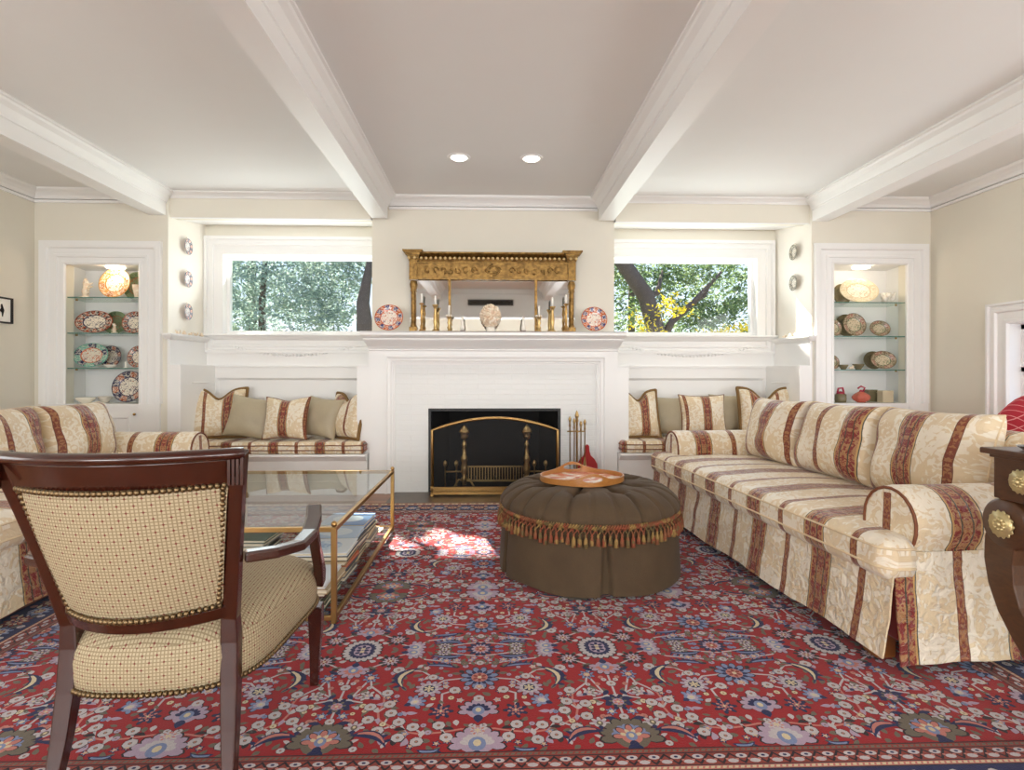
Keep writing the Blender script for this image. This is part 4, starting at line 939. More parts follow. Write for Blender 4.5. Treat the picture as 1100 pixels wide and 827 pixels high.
def book(x, y, z, w, d, h, c, rz, lb, g):
    t = T('book', lb, 'book', (x, y, z), rz, g); q = .0025
    MB().box(-w/2, w/2, -d/2, d/2, 0, q).box(-w/2, w/2, -d/2, d/2, h-q, h).box(-w/2, -w/2+q, -d/2, d/2, q, h-q).build('cover', CV[c], t)
    MB().box(-w/2+q, w/2-.006, -d/2+.005, d/2-.005, q, h-q).build('pages', 'pages', t)
ST = [('nearest', -.83, 2.52, .26, .29, ['green', 'olive', 'black', 'maroon', 'tan', 'white'], [.022, .016, .014, .015, .02, .012]),
      ('second', -.845, 2.82, .29, .25, ['grey', 'cream', 'green', 'navy', 'orange', 'tan', 'black', 'white'], [.02, .018, .014, .012, .014, .02, .022, .016]),
      ('third', -.85, 3.085, .29, .24, ['tan', 'olive', 'cream', 'maroon', 'grey', 'black', 'paleblue'], [.024, .02, .018, .016, .022, .016, .018]),
      ('farthest', -.85, 3.37, .29, .28, ['cream', 'grey', 'tan', 'olive', 'navy', 'blue'], [.024, .022, .026, .02, .022, .02]),
      ('inner', -1.33, 3.02, .33, .28, ['olive', 'grey', 'tan', 'black', 'olive', 'grey', 'green'], [.026, .022, .024, .018, .022, .02, .016])]
desc = {'white': 'white book with blue oval picture', 'paleblue': 'pale blue book', 'blue': 'light blue book', 'black': 'black book', 'orange': 'orange book', 'tan': 'tan book', 'olive': 'olive book', 'navy': 'navy book', 'cream': 'cream book', 'grey': 'grey book', 'maroon': 'maroon book', 'green': 'dark green book'}
posw = ['lowest', 'second from bottom', 'third from bottom', 'fourth from bottom', 'fifth from bottom', 'sixth from bottom', 'seventh from bottom', 'eighth from bottom']
for nm, x, y, w, d, cs, hs in ST:
    z = .0315+RZ
    for k, (c, hh) in enumerate(zip(cs, hs)):
        p = 'topmost' if k == len(cs)-1 else posw[k]
        where = {'nearest': 'table stack nearest the armchair', 'second': 'second table stack from armchair', 'third': 'third table stack from armchair', 'farthest': 'table stack nearest the fireplace', 'inner': 'inner stack under the glass table'}[nm]
        book(x+rnd.uniform(-.012, .012), y+rnd.uniform(-.008, .008), z, w*rnd.uniform(.9, 1), d*rnd.uniform(.92, 1), hh, c, rnd.uniform(-.05, .05)+PI*(nm == 'inner' and 0), '%s, %s, %s' % (desc[c], p, where), 'books under the glass table'); z += hh+.0004
for k, (y, rz_) in enumerate(((3.60, .25), (3.555, -.2))):
    o = MB().box(-.10, .10, -.035, .035, 0, .004).build('magazine', CV['cream']); o.location = (-.80, y, .0325+RZ+k*.006); o.rotation_euler = (0, 0, rz_*.4)
    tag(o, ('cream brochure flat on the glass shelf by the far brass leg', 'cream brochure lying on top of the one by the far brass leg')[k], 'brochure', 'brochures under the table')

# ------------------------------------------------------------------ ottoman with tray
OX, OY = .537, 3.00
t = T('ottoman', 'round olive-brown button-tufted ottoman with tasselled fringe and pleated skirt', 'ottoman', (OX, OY, RZ))
btn = [(.27*math.cos(2*PI*(k+.5)/8), .27*math.sin(2*PI*(k+.5)/8)) for k in range(8)]+[(.0, 0)]
rows = []; NTH = 240
prof = [(.0, .455), (.05, .455), (.09, .456), (.13, .457), (.17, .458), (.2, .459), (.23, .46), (.25, .46), (.27, .46), (.29, .461), (.32, .46), (.35, .457), (.38, .45), (.41, .438), (.44, .42), (.465, .398), (.48, .375), (.484, .355), (.478, .335), (.465, .32)]
for r, z in prof:
    row = []
    for k in range(NTH):
        a = 2*PI*k/NTH; x, y = r*math.cos(a), r*math.sin(a)
        dp = sum(.05*math.exp(-(math.hypot(x-p, y-q)/.038)**2) for p, q in btn)
        fold = 0
        if r > .27:
            for j in range(24):
                aj = 2*PI*(j+.5)/24; da = abs((a-aj+PI) % (2*PI)-PI)*r; wgt = 1 if j % 3 == 1 else .55; fold = max(fold, wgt*math.exp(-(da/.010)**2))
            fold *= .020*min(1, (r-.27)/.05)
        elif r > .06:
            for j in range(8):
                aj = 2*PI*(j+.5)/8; da = abs((a-aj+PI) % (2*PI)-PI)*r; fold = max(fold, math.exp(-(da/.011)**2))
            fold *= .018
        rr = r-(fold*1.0 if r > .40 else 0); zz = z-dp-(fold if r <= .46 else fold*.3)
        bul = .006*math.sin(8*a)*(r/.48)
        row.append((rr*math.cos(a), rr*math.sin(a), zz+.004*nz(x*8, y*8, 2)))
    rows.append(row)
b = MB(); b.grid(rows, close=True); cu_ = b.build('tufted_cushion', 'ottoman', t)
for p, q in btn:
    MB().lathe([(0, .008), (.008, .006), (.012, 0), (.008, -.004)], 12, (p, q, .418)).build('button', 'ottoman', cu_)
# skirt with inverted pleats
rows = []; n = 360
pl = [math.radians(-90+72*k) for k in range(5)]
for j in range(13):
    v = j/12; z = .335+(.012-.335)*v; row = []
    for k in range(n):
        a = 2*PI*k/n; r = .468+.022*v+.005*v*math.sin(a*7+1)+.004*nz(math.cos(a)*4, math.sin(a)*4, v*3)
        g = 0
        for p in pl:
            da = abs((a-p+PI) % (2*PI)-PI)*r; wv = .006+.018*v
            if da < wv+.006: g = max(g, min(1, (wv+.006-da)/.006))
        row.append(((r-g*.035)*math.cos(a), (r-g*.035)*math.sin(a), z+(.006*math.sin(a*7) if j == 12 else 0)))
    rows.append(row)
b = MB(); b.grid(rows, close=True); b.build('pleated_skirt', 'ottoman', t)
MB().lathe([(.44, .03), (.44, .33)], 40).build('core', 'ottoman', t)
b = MB(); rr = .478
for k in range(220):
    a = 2*PI*k/220; a2 = a+PI/220
    b.tube([(rr*math.cos(a-.012), rr*math.sin(a-.012), .322), (rr*1.012*math.cos(a2), rr*1.012*math.sin(a2), .334), (rr*math.cos(a+.03), rr*math.sin(a+.03), .345)], .0055, 5)
for k in range(110):
    a = 2*PI*k/110; L_ = .05+.012*((k*7) % 5)/4+.006*math.sin(k*.9); r1 = rr+.012; wz = .318
    b.tube([(rr*math.cos(a-.02), rr*math.sin(a-.02), .325), (r1*math.cos(a), r1*math.sin(a), .300), (rr*math.cos(a+.04), rr*math.sin(a+.04), .325)], .0045, 5)
    M4 = Matrix.Translation((r1*math.cos(a), r1*math.sin(a), .305))
    b.lathe([(0, 0), (.004, -.002), (.007, -.01), (.005, -.014), (.010, -.028), (.0115, -L_), (.0, -L_-.002)], 7, M4=M4)
b.build('tassel_fringe', 'tassel', t)
# tray
def tray_mat():
    a = N('tray_painting', .25); co = a.coord(); f = a.noise(co, 9, 3, 1.5); a.color(a.ramp(f, [(.42, rgb(200, 112, 84)), (.5, rgb(222, 160, 128)), (.56, rgb(236, 222, 206)), (.7, rgb(240, 232, 222))])); return a.m
M['traypaint'] = tray_mat()
t = T('serving_tray', 'honey wood serving tray with wavy gallery and two handholds, on the ottoman', 'tray', (.505, 3.02, .474), .12)
def outl(k, n=64, s=1):
    a = 2*PI*k/n; return (.222*s*math.cos(a)*(1+.05*math.cos(2*a)), .205*s*math.sin(a)*(1+.03*math.cos(4*a)))
b = MB(); n = 64; v = [outl(k, n)+(0,) for k in range(n)]+[outl(k, n)+(.008,) for k in range(n)]; b.add(v, [(k, (k+1) % n, n+(k+1) % n, n+k) for k in range(n)]+[tuple(range(n))[::-1]]); b.build('bottom', 'honey', t)
b = MB(); v = [outl(k, n, .97)+(.0085,) for k in range(n)]; b.add(v, [tuple(range(n))]); b.build('painted_panel', 'traypaint', t, fix=False)
rows = [[], [], [], []]
for k in range(n):
    a = 2*PI*k/n; h_ = .03+.038*math.exp(-(((a % PI)-PI/2)/.36)**2); p = outl(k, n, 1.0); q = outl(k, n, .965)
    rows[0].append(p+(0,)); rows[1].append(p+(h_,)); rows[2].append(q+(h_,)); rows[3].append(q+(.008,))
# leave the handholds open: build the gallery in two bands
lo = [[], [], [], []]; hi = [[], [], [], []]
b = MB(); G = n*4
def gal(k): 
    a = 2*PI*k/G; return a, outl(k, G, 1.0), outl(k, G, .965), .03+.038*math.exp(-(((a % PI)-PI/2)/.36)**2)
hole = []
vs = []; fs = []
for k in range(G):
    a, p, q, h_ = gal(k); da = abs((a % PI)-PI/2); oh = da < .27; z1 = .022 if oh else h_*.5; z2 = (.022+.026*math.sqrt(max(0, 1-(da/.27)**2))) if oh else h_*.5
    if oh: z1 = .036-.014*math.sqrt(max(0, 1-(da/.27)**2)); z2 = .036+.015*math.sqrt(max(0, 1-(da/.27)**2))
    for z in (0, z1, z2, h_): vs += [p+(z,), q+(z,)]
for k in range(G):
    o0, o1 = k*8, ((k+1) % G)*8
    for lv in (0, 4): fs += [(o0+lv, o1+lv, o1+lv+2, o0+lv+2), (o0+lv+1, o0+lv+3, o1+lv+3, o1+lv+1)]
    for lv in (0, 2, 4, 6): fs.append((o0+lv, o0+lv+1, o1+lv+1, o1+lv))
    da = abs((gal(k)[0] % PI)-PI/2)
    if da >= .27: fs += [(o0+2, o1+2, o1+4, o0+4), (o0+3, o0+5, o1+5, o1+3)]
b.add(vs, fs); b.build('gallery', 'honey', t)

# ------------------------------------------------------------------ armchair
t = T('armchair', 'mahogany open armchair with curved nail-trimmed back, seen from behind', 'armchair', (-.816, 1.55, RZ), math.radians(3.5))
def post(s, pts, sec): return MB().bar(pts, [a for a, _ in sec], [c for _, c in sec], up=(0, 1, 0))
BW = lambda z: .176+.066*max(0, (z-.44)/.43)            # half width of the back by height
BYY = lambda z: -.215-.125*max(0, (z-.44)/.43)**1.1     # recline
for s in (-1, 1):
    zs = [0, .06, .12, .2, .3, .4, .46, .55, .65, .75, .83, .872]
    pts = []
    for z in zs:
        if z < .44: w = .179+.024*((.44-z)/.44)**2; y = -.215-.075*((.44-z)/.44)**1.8
        else: w = BW(z); y = BYY(z)
        pts.append((s*w, y, z))
    sec = [(.016, .015)]*3+[(.017, .018), (.019, .020), (.019, .020), (.017, .018), (.015, .017), (.014, .016), (.014, .016), (.015, .017), (.016, .018)]
    lg = MB().bar(pts, [a for a, _ in sec], [c for _, c in sec], up=(0, 1, 0)).build('rear_post', 'mahog', t, bevel=.004)
    # reeded block at the top of the post
    b = MB()
    for k in range(4): b.box(s*.245-.016+k*.009-.003, s*.245-.016+k*.009+.003, -.360, -.352, .80, .874)
    b.build('reeding', 'mahog', lg)
    f = [(s*.245, .30, 0), (s*.247, .30, .1), (s*.25, .30, .2), (s*.25, .295, .27)]
    MB().bar(f, [.013, .016, .021, .023], [.013, .016, .021, .023], up=(0, 1, 0)).build('front_leg', 'mahog', t, bevel=.004)
    arm = [(s*.215, -.235, .606), (s*.275, -.20, .604), (s*.312, -.13, .598), (s*.316, -.04, .602), (s*.305, .05, .618), (s*.288, .12, .632), (s*.276, .155, .628)]
    ap_ = MB().bar(arm, [.013]*7, [.018, .018, .019, .021, .022, .022, .018]).build('arm', 'mahog', t, bevel=.006, sub=0)
    sup = [(s*.276, .150, .63), (s*.278, .152, .56), (s*.282, .165, .50), (s*.284, .19, .45), (s*.280, .225, .40), (s*.276, .24, .36)]
    MB().bar(sup, [.015, .014, .014, .017, .022, .018], [.015]*6, up=(0, 1, 0)).build('arm_support', 'mahog', t, bevel=.005)
def backrow(z, k=28, dy=0, inset=0, bow=.075):
    w = BW(z)-inset; return [(w*(2*i/k-1), BYY(z)-bow*(1-(2*i/k-1)**2)+dy, z) for i in range(k+1)]
def band(z0, z1, th, name, mat, rnd_=0, tz=lambda z: z):
    rows = [backrow(z0, dy=th), backrow(z1, dy=th), backrow(z1+rnd_, dy=th*.5), backrow(z1+rnd_*.6, dy=-th*.6), backrow(z1, dy=-th), backrow(z0, dy=-th), backrow(z0, dy=th)]
    b = MB(); b.grid(rows, smooth=False); return b.build(name, mat, t, bevel=.002)
band(.80, .855, .011, 'crest_rail', 'mahog', .004)
cp = [(p[0], p[1]-.006, .868) for p in backrow(.868, 28, inset=-.012)]; MB().tube(cp, [(.013, .020)]*29, 10, up=(0, 0, 1)).build('crest_cap', 'mahog', t)
band(.462, .492, .012, 'lower_rail', 'mahog')
rows = []; uvs = []
for side in (-1,):
    for i in range(15):
        z = .492+(.802-.492)*i/14; q = math.sin(PI*i/14); r_ = backrow(z, 28, dy=-.010-.012*q**.5, inset=.014); rows.append(r_); uvs.append([(p[0], z) for p in r_])
b = MB(); b.grid(rows, uvs)
r2_ = [[(p[0], p[1]+.035+.02*math.sin(PI*i/14), p[2]) for p in rows[i]] for i in range(15)]; b.grid(r2_, uvs, flip=True)
b.build('back_upholstery', 'dots', t)
b = MB()
ed = backrow(.797, 38, dy=-.018, inset=.02)+[(s_, y_, z_) for z_ in np.linspace(.505, .79, 24) for (s_, y_) in ((BW(z_)-.022, BYY(z_)-.018), (-(BW(z_)-.022), BYY(z_)-.018))]+backrow(.498, 30, dy=-.018, inset=.02)
for p in ed: b.sphere((p[0], p[1]-.004, p[2]), .0072, 7, 5, (1, .8, 1))
b.build('back_nail_trim', 'nail', t)
# seat
def seat_out(k, n=72):
    a = 2*PI*k/n; c, s_ = math.cos(a), math.sin(a); e = .38; x = abs(c)**e*(1 if c > 0 else -1); y = abs(s_)**e*(1 if s_ > 0 else -1)
    w = .222+.063*(y+1)/2; yy = .04+.265*y+(.03*(1-x*x) if y > 0 else -.045*(1-x*x)*(-y)); return (w*x, yy)
n = 96; b = MB()
SP = ((.300, .985), (.303, 1.0), (.335, 1.012), (.37, 1.012), (.395, 1.0), (.412, .975), (.428, .93), (.447, .84), (.460, .70), (.468, .52), (.473, .3), (.475, .1), (.475, 0))
per = [0]
for k in range(n): per.append(per[-1]+math.dist(seat_out(k, n), seat_out((k+1) % n, n)))
def srow(z, q): return [(seat_out(k % n, n)[0]*q, .04+(seat_out(k % n, n)[1]-.04)*q, z) for k in range(n+1)]
b.grid([srow(z, q) for z, q in SP[:6]], [[(per[k], z) for k in range(n+1)] for z, q in SP[:6]])
b.grid([srow(z, q) for z, q in SP[5:]], [[(p[0], p[1]) for p in srow(z, q)] for z, q in SP[5:]])
b.build('seat', 'dots', t)
b = MB()
for k in range(160):
    w_ = per[-1]*k/160; i = max(j for j in range(n+1) if per[j] <= w_); f_ = (w_-per[i])/max(1e-6, per[min(i+1, n)]-per[i]); p0, p1 = seat_out(i % n, n), seat_out((i+1) % n, n)
    x, y = p0[0]+(p1[0]-p0[0])*f_, p0[1]+(p1[1]-p0[1])*f_; b.sphere((x*1.012, .04+(y-.04)*1.014, .308), .0072, 6, 4)
b.build('seat_nail_trim', 'nail', t)

# ------------------------------------------------------------------ console table on the right
t = T('console_table', 'dark walnut console table with gilt rosettes and scrolled curule legs', 'table', (1.60, 1.75, RZ))
MB().box(0, .75, -.62, 0, .787, .806).build('table_top', 'darkwood', t, bevel=.004)
MB().box(.03, .72, -.60, -.02, .645, .787).box(.022, .728, -.608, -.012, .775, .787).build('apron', 'darkwood', t, bevel=.003)
def rosette(cx, cy, cz, r, par, axis='x'):
    b = MB()
    for k in range(14):
        a = 2*PI*k/14; b.sphere((0, 0, 0), r*.22, 7, 5, (.35, 1, 1.7), M4=Matrix.Translation((cx, cy+r*.72*math.cos(a), cz+r*.72*math.sin(a))) @ Matrix.Rotation(a-PI/2, 4, 'X'))
    for k in range(9):
        a = 2*PI*k/9; b.sphere((cx-.006, cy+r*.38*math.cos(a), cz+r*.38*math.sin(a)), r*.17, 7, 5)
    b.sphere((cx-.008, cy, cz), r*.24, 8, 6); b.lathe([(0, -.004), (r*.95, -.004), (r*.95, .003), (0, .003)], 20, (cx, cy, cz), axis='x'); return b.build('rosette', 'rose', par)
M['rose'] = plain('pale_gilt', rgb(206, 188, 138), .35, .6, .12, 60)
for x0 in (.03, .64):
    for s, cy in ((1, -.05), (-1, -.57)):
        path = [(0, .56), (.018, .50), (.022, .44), (.012, .37), (-.015, .30), (-.06, .235), (-.12, .17), (-.19, .11), (-.26, .06)]
        wd = [.05, .052, .050, .046, .042, .040, .038, .036, .034]
        b = MB(); b.bar([(x0+.035, cy+s*y, z) for y, z in path], wd, .03, up=(0, 1, 0))
        b.lathe([(0, -.033), (.07, -.033), (.082, -.025), (.082, .025), (.07, .033), (0, .033)], 28, (x0+.035, cy, .565), axis='x')
        lg = b.build('curule_leg', 'darkwood', t, bevel=.004)
        rosette(x0-.004, cy, .565, .042, lg)
    MB().box(x0-.005, x0+.075, -.42, -.20, 0, .05).build('foot', 'darkwood', t, bevel=.006)
for cy in (-.115, -.5): rosette(.024, cy, .712, .036, t)
bowl('silver_dish', 'small silver dish on the corner of the walnut console table', 1.672, 1.655, RZ+.807, .030, .014, plain('silver', rgb(190, 190, 192), .2, 1), 'dish')

# ------------------------------------------------------------------ red chair, picture, recessed lights, vent
def plaid():
    a = N('red_lattice_fabric', .8); co = a.coord(); x, y, z = a.xyz(co); u = a.math('ADD', x, z); v = a.math('SUBTRACT', x, z); u = a.math('ADD', u, y); v = a.math('ADD', v, y)
    f = a.math('MAXIMUM', a.math('LESS_THAN', a.math('FRACT', a.math('MULTIPLY', u, 17)), .10), a.math('LESS_THAN', a.math('FRACT', a.math('MULTIPLY', v, 17)), .10))
    a.color(a.mix(f, rgb(176, 34, 52), rgb(226, 150, 150))); return a.m
M['plaid'] = plaid()
t = T('club_chair', 'red lattice-patterned club chair behind the sofa by the side window', 'armchair', (3.50, 3.36, .0), math.radians(137))
b = MB(); rows = []
for i in range(15):
    v = i/14; z = .30+.62*v; rows.append([])
    for k in range(25):
        a = -.3+ (PI+.6)*k/24; r = .36-.03*v+ (-.05*max(0, v-.85)/.15); rows[-1].append((r*math.cos(a), .02+(r-.02)*math.sin(a), z - (.22*(abs(math.cos(a))**3)*v)))
rin = [[(p[0]*.78, .02+(p[1]-.02)*.74, p[2]) for p in r] for r in rows]
b.grid(rows); b.grid(rin, flip=True); b.grid([rows[-1], [(p[0]*.9, .02+(p[1]-.02)*.88, p[2]+.025) for p in rows[-1]], rin[-1]]); b.grid([[r[0] for r in rows], [r[0] for r in rin]]); b.grid([[r[-1] for r in rows], [r[-1] for r in rin]]); b.build('back_and_arms', 'plaid', t)
MB().box(-.29, .29, -.36, .24, .30, .46).build('seat_cushion', 'plaid', t, bevel=.04); MB().box(-.33, .33, -.33, .30, .14, .30).build('base', 'plaid', t, bevel=.02)
for x in (-.27, .27):
    for y in (-.27, .24): MB().box(x-.025, x+.025, y-.025, y+.025, 0, .14).build('leg', 'mahog', t, bevel=.004)

t = T('framed_picture', 'small dark-framed bird drawing hanging on the left wall', 'picture', (XL+.001, 4.535, 1.57))
MB().casing(-.078, .078, -.092, .092, .004, [(0, .004), (0, .016), (.012, .018), (.012, -.004)], 'ltrb', wall='x', sgn=1).build('frame', 'black', t)
MB().box(.002, .008, -.08, .08, -.094, .094).build('mat_board', 'candle', t)
b = MB(); yz = [(-.012, .045), (.0, .05), (.012, .02), (.02, .0), (.012, -.03), (.006, -.055), (-.002, -.05), (-.004, -.02), (-.03, -.004), (-.012, .012)]
b.add([(.0095, y, z) for y, z in yz], [tuple(range(len(yz)))]); b.build('bird_drawing', 'soot', t, fix=False)

M['lampface'] = N('recessed_lamp_face', .3).m; _b = M['lampface'].node_tree.nodes['Principled BSDF']; _b.inputs['Emission Color'].default_value = (1, .95, .86, 1); _b.inputs['Emission Strength'].default_value = 2.4
def can(x, y, lb=None, e=9):
    if lb:
        t = T('recessed_light', lb, 'ceiling light', (x, y, ZC), 0, 'recessed ceiling lights')
        MB().lathe([(.062, -.0), (.062, -.006), (.082, -.006), (.086, 0)], 28).build('trim_ring', 'white', t)
        MB().lathe([(0, -.022), (.03, -.020), (.05, -.012), (.062, -.002)], 24).build('lamp_lens', 'lampface', t)
    l = bpy.data.lights.new('recessed_lamp', 'SPOT'); l.energy = e; l.spot_size = 2.2; l.spot_blend = .8; l.color = (1, .96, .9); l.shadow_soft_size = .06
    o = bpy.data.objects.new('recessed_lamp', l); COL.objects.link(o); o.location = (x, y, ZC-.04)
can(-.232, 4.03, 'left one of the two recessed ceiling lights between the inner beams'); can(.30, 4.03, 'right one of the two recessed ceiling lights between the inner beams')
t = T('air_vent', 'dark slatted air vent grille on the cross beam, seen in the mirror', 'vent', (.0, -.392, 2.40))
MB().box(-.42, .42, .0, .008, -.05, .05).build('backing', 'black', t)
b = MB()
for k in range(24): b.box(-.40+k*.034, -.385+k*.034, .008, .014, -.042, .042)
b.casing(-.41, .41, -.042, .042, .008, [(0, 0), (0, .008), (.014, .008), (.014, -.006)], 'ltrb', sgn=1); b.build('grille', 'darkgap', t)

# ------------------------------------------------------------------ Persian rug
RC = ['red', 'navy', 'white', 'ltblue', 'grey', 'pink', 'cream', 'dark', 'lav', 'rust']
RCOL = dict(red=(166, 18, 26), navy=(30, 34, 84), white=(206, 197, 199), ltblue=(132, 146, 186), grey=(116, 104, 88), pink=(206, 128, 116), cream=(226, 208, 170), dark=(44, 30, 36), lav=(188, 164, 186), rust=(150, 62, 50))
def rugm(k, c):
    a = N('rug_'+k, .92); co = a.coord(); f = a.noise(co, 3.0, 3); g = a.noise(co, 240, 2)
    c1 = rgb(*[int(x*.86) for x in c]); c2 = rgb(*[min(255, int(x*1.08)) for x in c])
    m1 = a.mix(f, c1, c2); m2 = a.mix(g, rgb(*[int(x*.8) for x in c]), m1); a.color(m2); a.b.inputs['Sheen Weight'].default_value = .15; a.b.inputs['Specular IOR Level'].default_value = .1
    a.bump(g, .5, .003); return a.m
RM = [rugm(k, RCOL[k]) for k in RC]; RI = {k: i for i, k in enumerate(RC)}
motif = []      # (poly pts, colour, level)
def poly(p, c, l): motif.append((p, RI[c], l))
def ell(x, y, rx, ry, c, l, n=12, rot=0):
    poly([(x+rx*math.cos(2*PI*k/n)*math.cos(rot)-ry*math.sin(2*PI*k/n)*math.sin(rot), y+rx*math.cos(2*PI*k/n)*math.sin(rot)+ry*math.sin(2*PI*k/n)*math.cos(rot)) for k in range(n)], c, l)
def petals(x, y, R, r, n, c, l, ph=0, ar=(0, 2*PI), m=8):
    for k in range(n):
        a = ph+ar[0]+(ar[1]-ar[0])*(k+.5)/n; ell(x+R*math.cos(a), y+R*math.sin(a), r*1.25, r*.8, c, l, m, a)
def leaf(x0, y0, x1, y1, w, c, l, bend=0, c2=None):
    dx, dy = x1-x0, y1-y0; n = 7; up = []; dn = []; mid = []
    for i in range(n+1):
        q = i/n; bx = x0+dx*q-dy*bend*4*q*(1-q); by = y0+dy*q+dx*bend*4*q*(1-q); ww = w*math.sin(PI*q**.8)
        L_ = math.hypot(dx, dy); ux, uy = -dy/L_, dx/L_; up.append((bx+ux*ww, by+uy*ww)); dn.append((bx-ux*ww, by-uy*ww)); mid.append((bx, by, ww, ux, uy))
    for i in range(n): poly([up[i], up[i+1], dn[i+1], dn[i]], c, l)
    if c2:
        for i in range(1, n-1): poly([(mid[i][0]+mid[i][3]*mid[i][2]*.1, mid[i][1]+mid[i][4]*mid[i][2]*.1), (mid[i+1][0]+mid[i+1][3]*mid[i+1][2]*.1, mid[i+1][1]+mid[i+1][4]*mid[i+1][2]*.1), (mid[i+1][0]-mid[i+1][3]*mid[i+1][2]*.65, mid[i+1][1]-mid[i+1][4]*mid[i+1][2]*.65), (mid[i][0]-mid[i][3]*mid[i][2]*.65, mid[i][1]-mid[i][4]*mid[i][2]*.65)], c2, l+1)
def stroke(pts, w, c, l):
    for (a, b_) in zip(pts[:-1], pts[1:]):
        d = math.hypot(b_[0]-a[0], b_[1]-a[1]) or 1; ux, uy = -(b_[1]-a[1])/d*w, (b_[0]-a[0])/d*w; ex, ey = (b_[0]-a[0])/d*w*.5, (b_[1]-a[1])/d*w*.5
        poly([(a[0]+ux-ex, a[1]+uy-ey), (b_[0]+ux+ex, b_[1]+uy+ey), (b_[0]-ux+ex, b_[1]-uy+ey), (a[0]-ux-ex, a[1]-uy-ey)], c, l)
def flower(x, y, r=.016, c='white', l=4): ell(x, y, r*1.07, r*1.07, 'dark', l-1, 12); petals(x, y, r*.60, r*.34, 7, c, l, m=8); ell(x, y, r*.95, r*.95, c, l+.5, 12); ell(x, y, r*.3, r*.3, 'grey', l+1, 7); ell(x, y, r*.16, r*.17, 'pink', l+2, 6)
def rosette_r(x, y, R, cs, n=12, l=4):
    c1, c2, c3, c4 = cs; petals(x, y, R*.82, R*.26, n, 'dark', l-1); petals(x, y, R*.80, R*.21, n, c1, l); ell(x, y, R*.72, R*.72, c1, l+.5, 16); petals(x, y, R*.55, R*.15, n, c2, l+1, .2); ell(x, y, R*.46, R*.46, c3, l+2, 12); petals(x, y, R*.26, R*.12, 6, c4, l+3); ell(x, y, R*.13, R*.13, 'cream', l+4, 7)
def palmette(x, y, R, ang, cs, l=4, n=7):
    c1, c2, c3 = cs; ar = (ang-1.9, ang+1.9); petals(x, y, R*.78, R*.30, n, 'dark', l-1, 0, ar); petals(x, y, R*.76, R*.25, n, c1, l, 0, ar); ell(x, y, R*.62, R*.62, c1, l+.5, 14)
    petals(x, y, R*.48, R*.17, n-1, c2, l+1, 0, (ang-1.5, ang+1.5)); ell(x+R*.05*math.cos(ang), y+R*.05*math.sin(ang), R*.40, R*.34, c3, l+2, 12, ang); ell(x+R*.1*math.cos(ang), y+R*.1*math.sin(ang), R*.2, R*.16, 'cream', l+3, 8, ang)
    leaf(x-R*.3*math.cos(ang), y-R*.3*math.sin(ang), x-R*1.0*math.cos(ang), y-R*1.0*math.sin(ang), R*.26, 'navy', l+1)
HU, HV = .445, .572
# axis A (u=0)
A = 0.0
palmette(A, .03, .075, PI/2, ('lav', 'white', 'ltblue'), n=9); rosette_r(A, .092, .030, ('white', 'pink', 'lav', 'cream'), 8); palmette(A, .185, .058, PI/2, ('lav', 'navy', 'ltblue'), n=8)
flower(A, .252, .018); rosette_r(A, .375, .062, ('ltblue', 'navy', 'pink', 'rust'), 12); rosette_r(A, .318, .02, ('white', 'lav', 'pink', 'cream'), 6); rosette_r(A, HV, .048, ('navy', 'lav', 'pink', 'rust'), 12)
flower(A, .47, .015)
# axis B (u=HU)
palmette(HU, .05, .085, PI/2, ('grey', 'ltblue', 'white'), n=9); palmette(HU, .05, .05, PI/2, ('pink', 'cream', 'ltblue'), 9, n=5)
flower(HU, .145, .015); rosette_r(HU, .22, .040, ('navy', 'grey', 'lav', 'pink'), 8); flower(HU, .325, .017, 'white'); palmette(HU, .435, .052, -PI/2, ('lav', 'pink', 'ltblue'), n=7); rosette_r(HU, .562, .068, ('white', 'navy', 'lav', 'navy'), 18)
# between
rosette_r(.116, .187, .036, ('navy', 'pink', 'navy', 'pink'), 7); rosette_r(.166, .31, .045, ('lav', 'white', 'navy', 'cream'), 11); palmette(.205, .236, .036, 2.6, ('ltblue', 'lav', 'white'), n=6)
flower(.285, .43, .021, 'white'); rosette_r(.325, .492, .040, ('dark', 'lav', 'white', 'rust'), 10); rosette_r(.372, .381, .027, ('ltblue', 'navy', 'pink', 'cream'), 7); palmette(.36, .274, .028, .6, ('white', 'grey', 'lav'), n=5)
palmette(.255, .553, .045, PI, ('lav', 'white', 'ltblue'), n=7); rosette_r(.137, .55, .034, ('grey', 'white', 'lav', 'dark'), 9); rosette_r(.123, .487, .020, ('ltblue', 'lav', 'pink', 'cream'), 6); rosette_r(.085, .490, .016, ('lav', 'ltblue', 'pink', 'cream'), 6)
palmette(.365, .113, .030, PI/2, ('white', 'lav', 'grey'), n=5); rosette_r(.413, .171, .018, ('ltblue', 'navy', 'white', 'cream'), 6)
flower(.16, .38, .017); flower(.055, .468, .014, 'grey')
for p in [(.299, .290), (.281, .228), (.339, .215), (.268, .182), (.237, .138), (.332, .151), (.192, .113), (.294, .099), (.116, .118), (.09, .064), (.173, .047), (.229, .066), (.080, .300)]: flower(p[0], p[1], .0195)
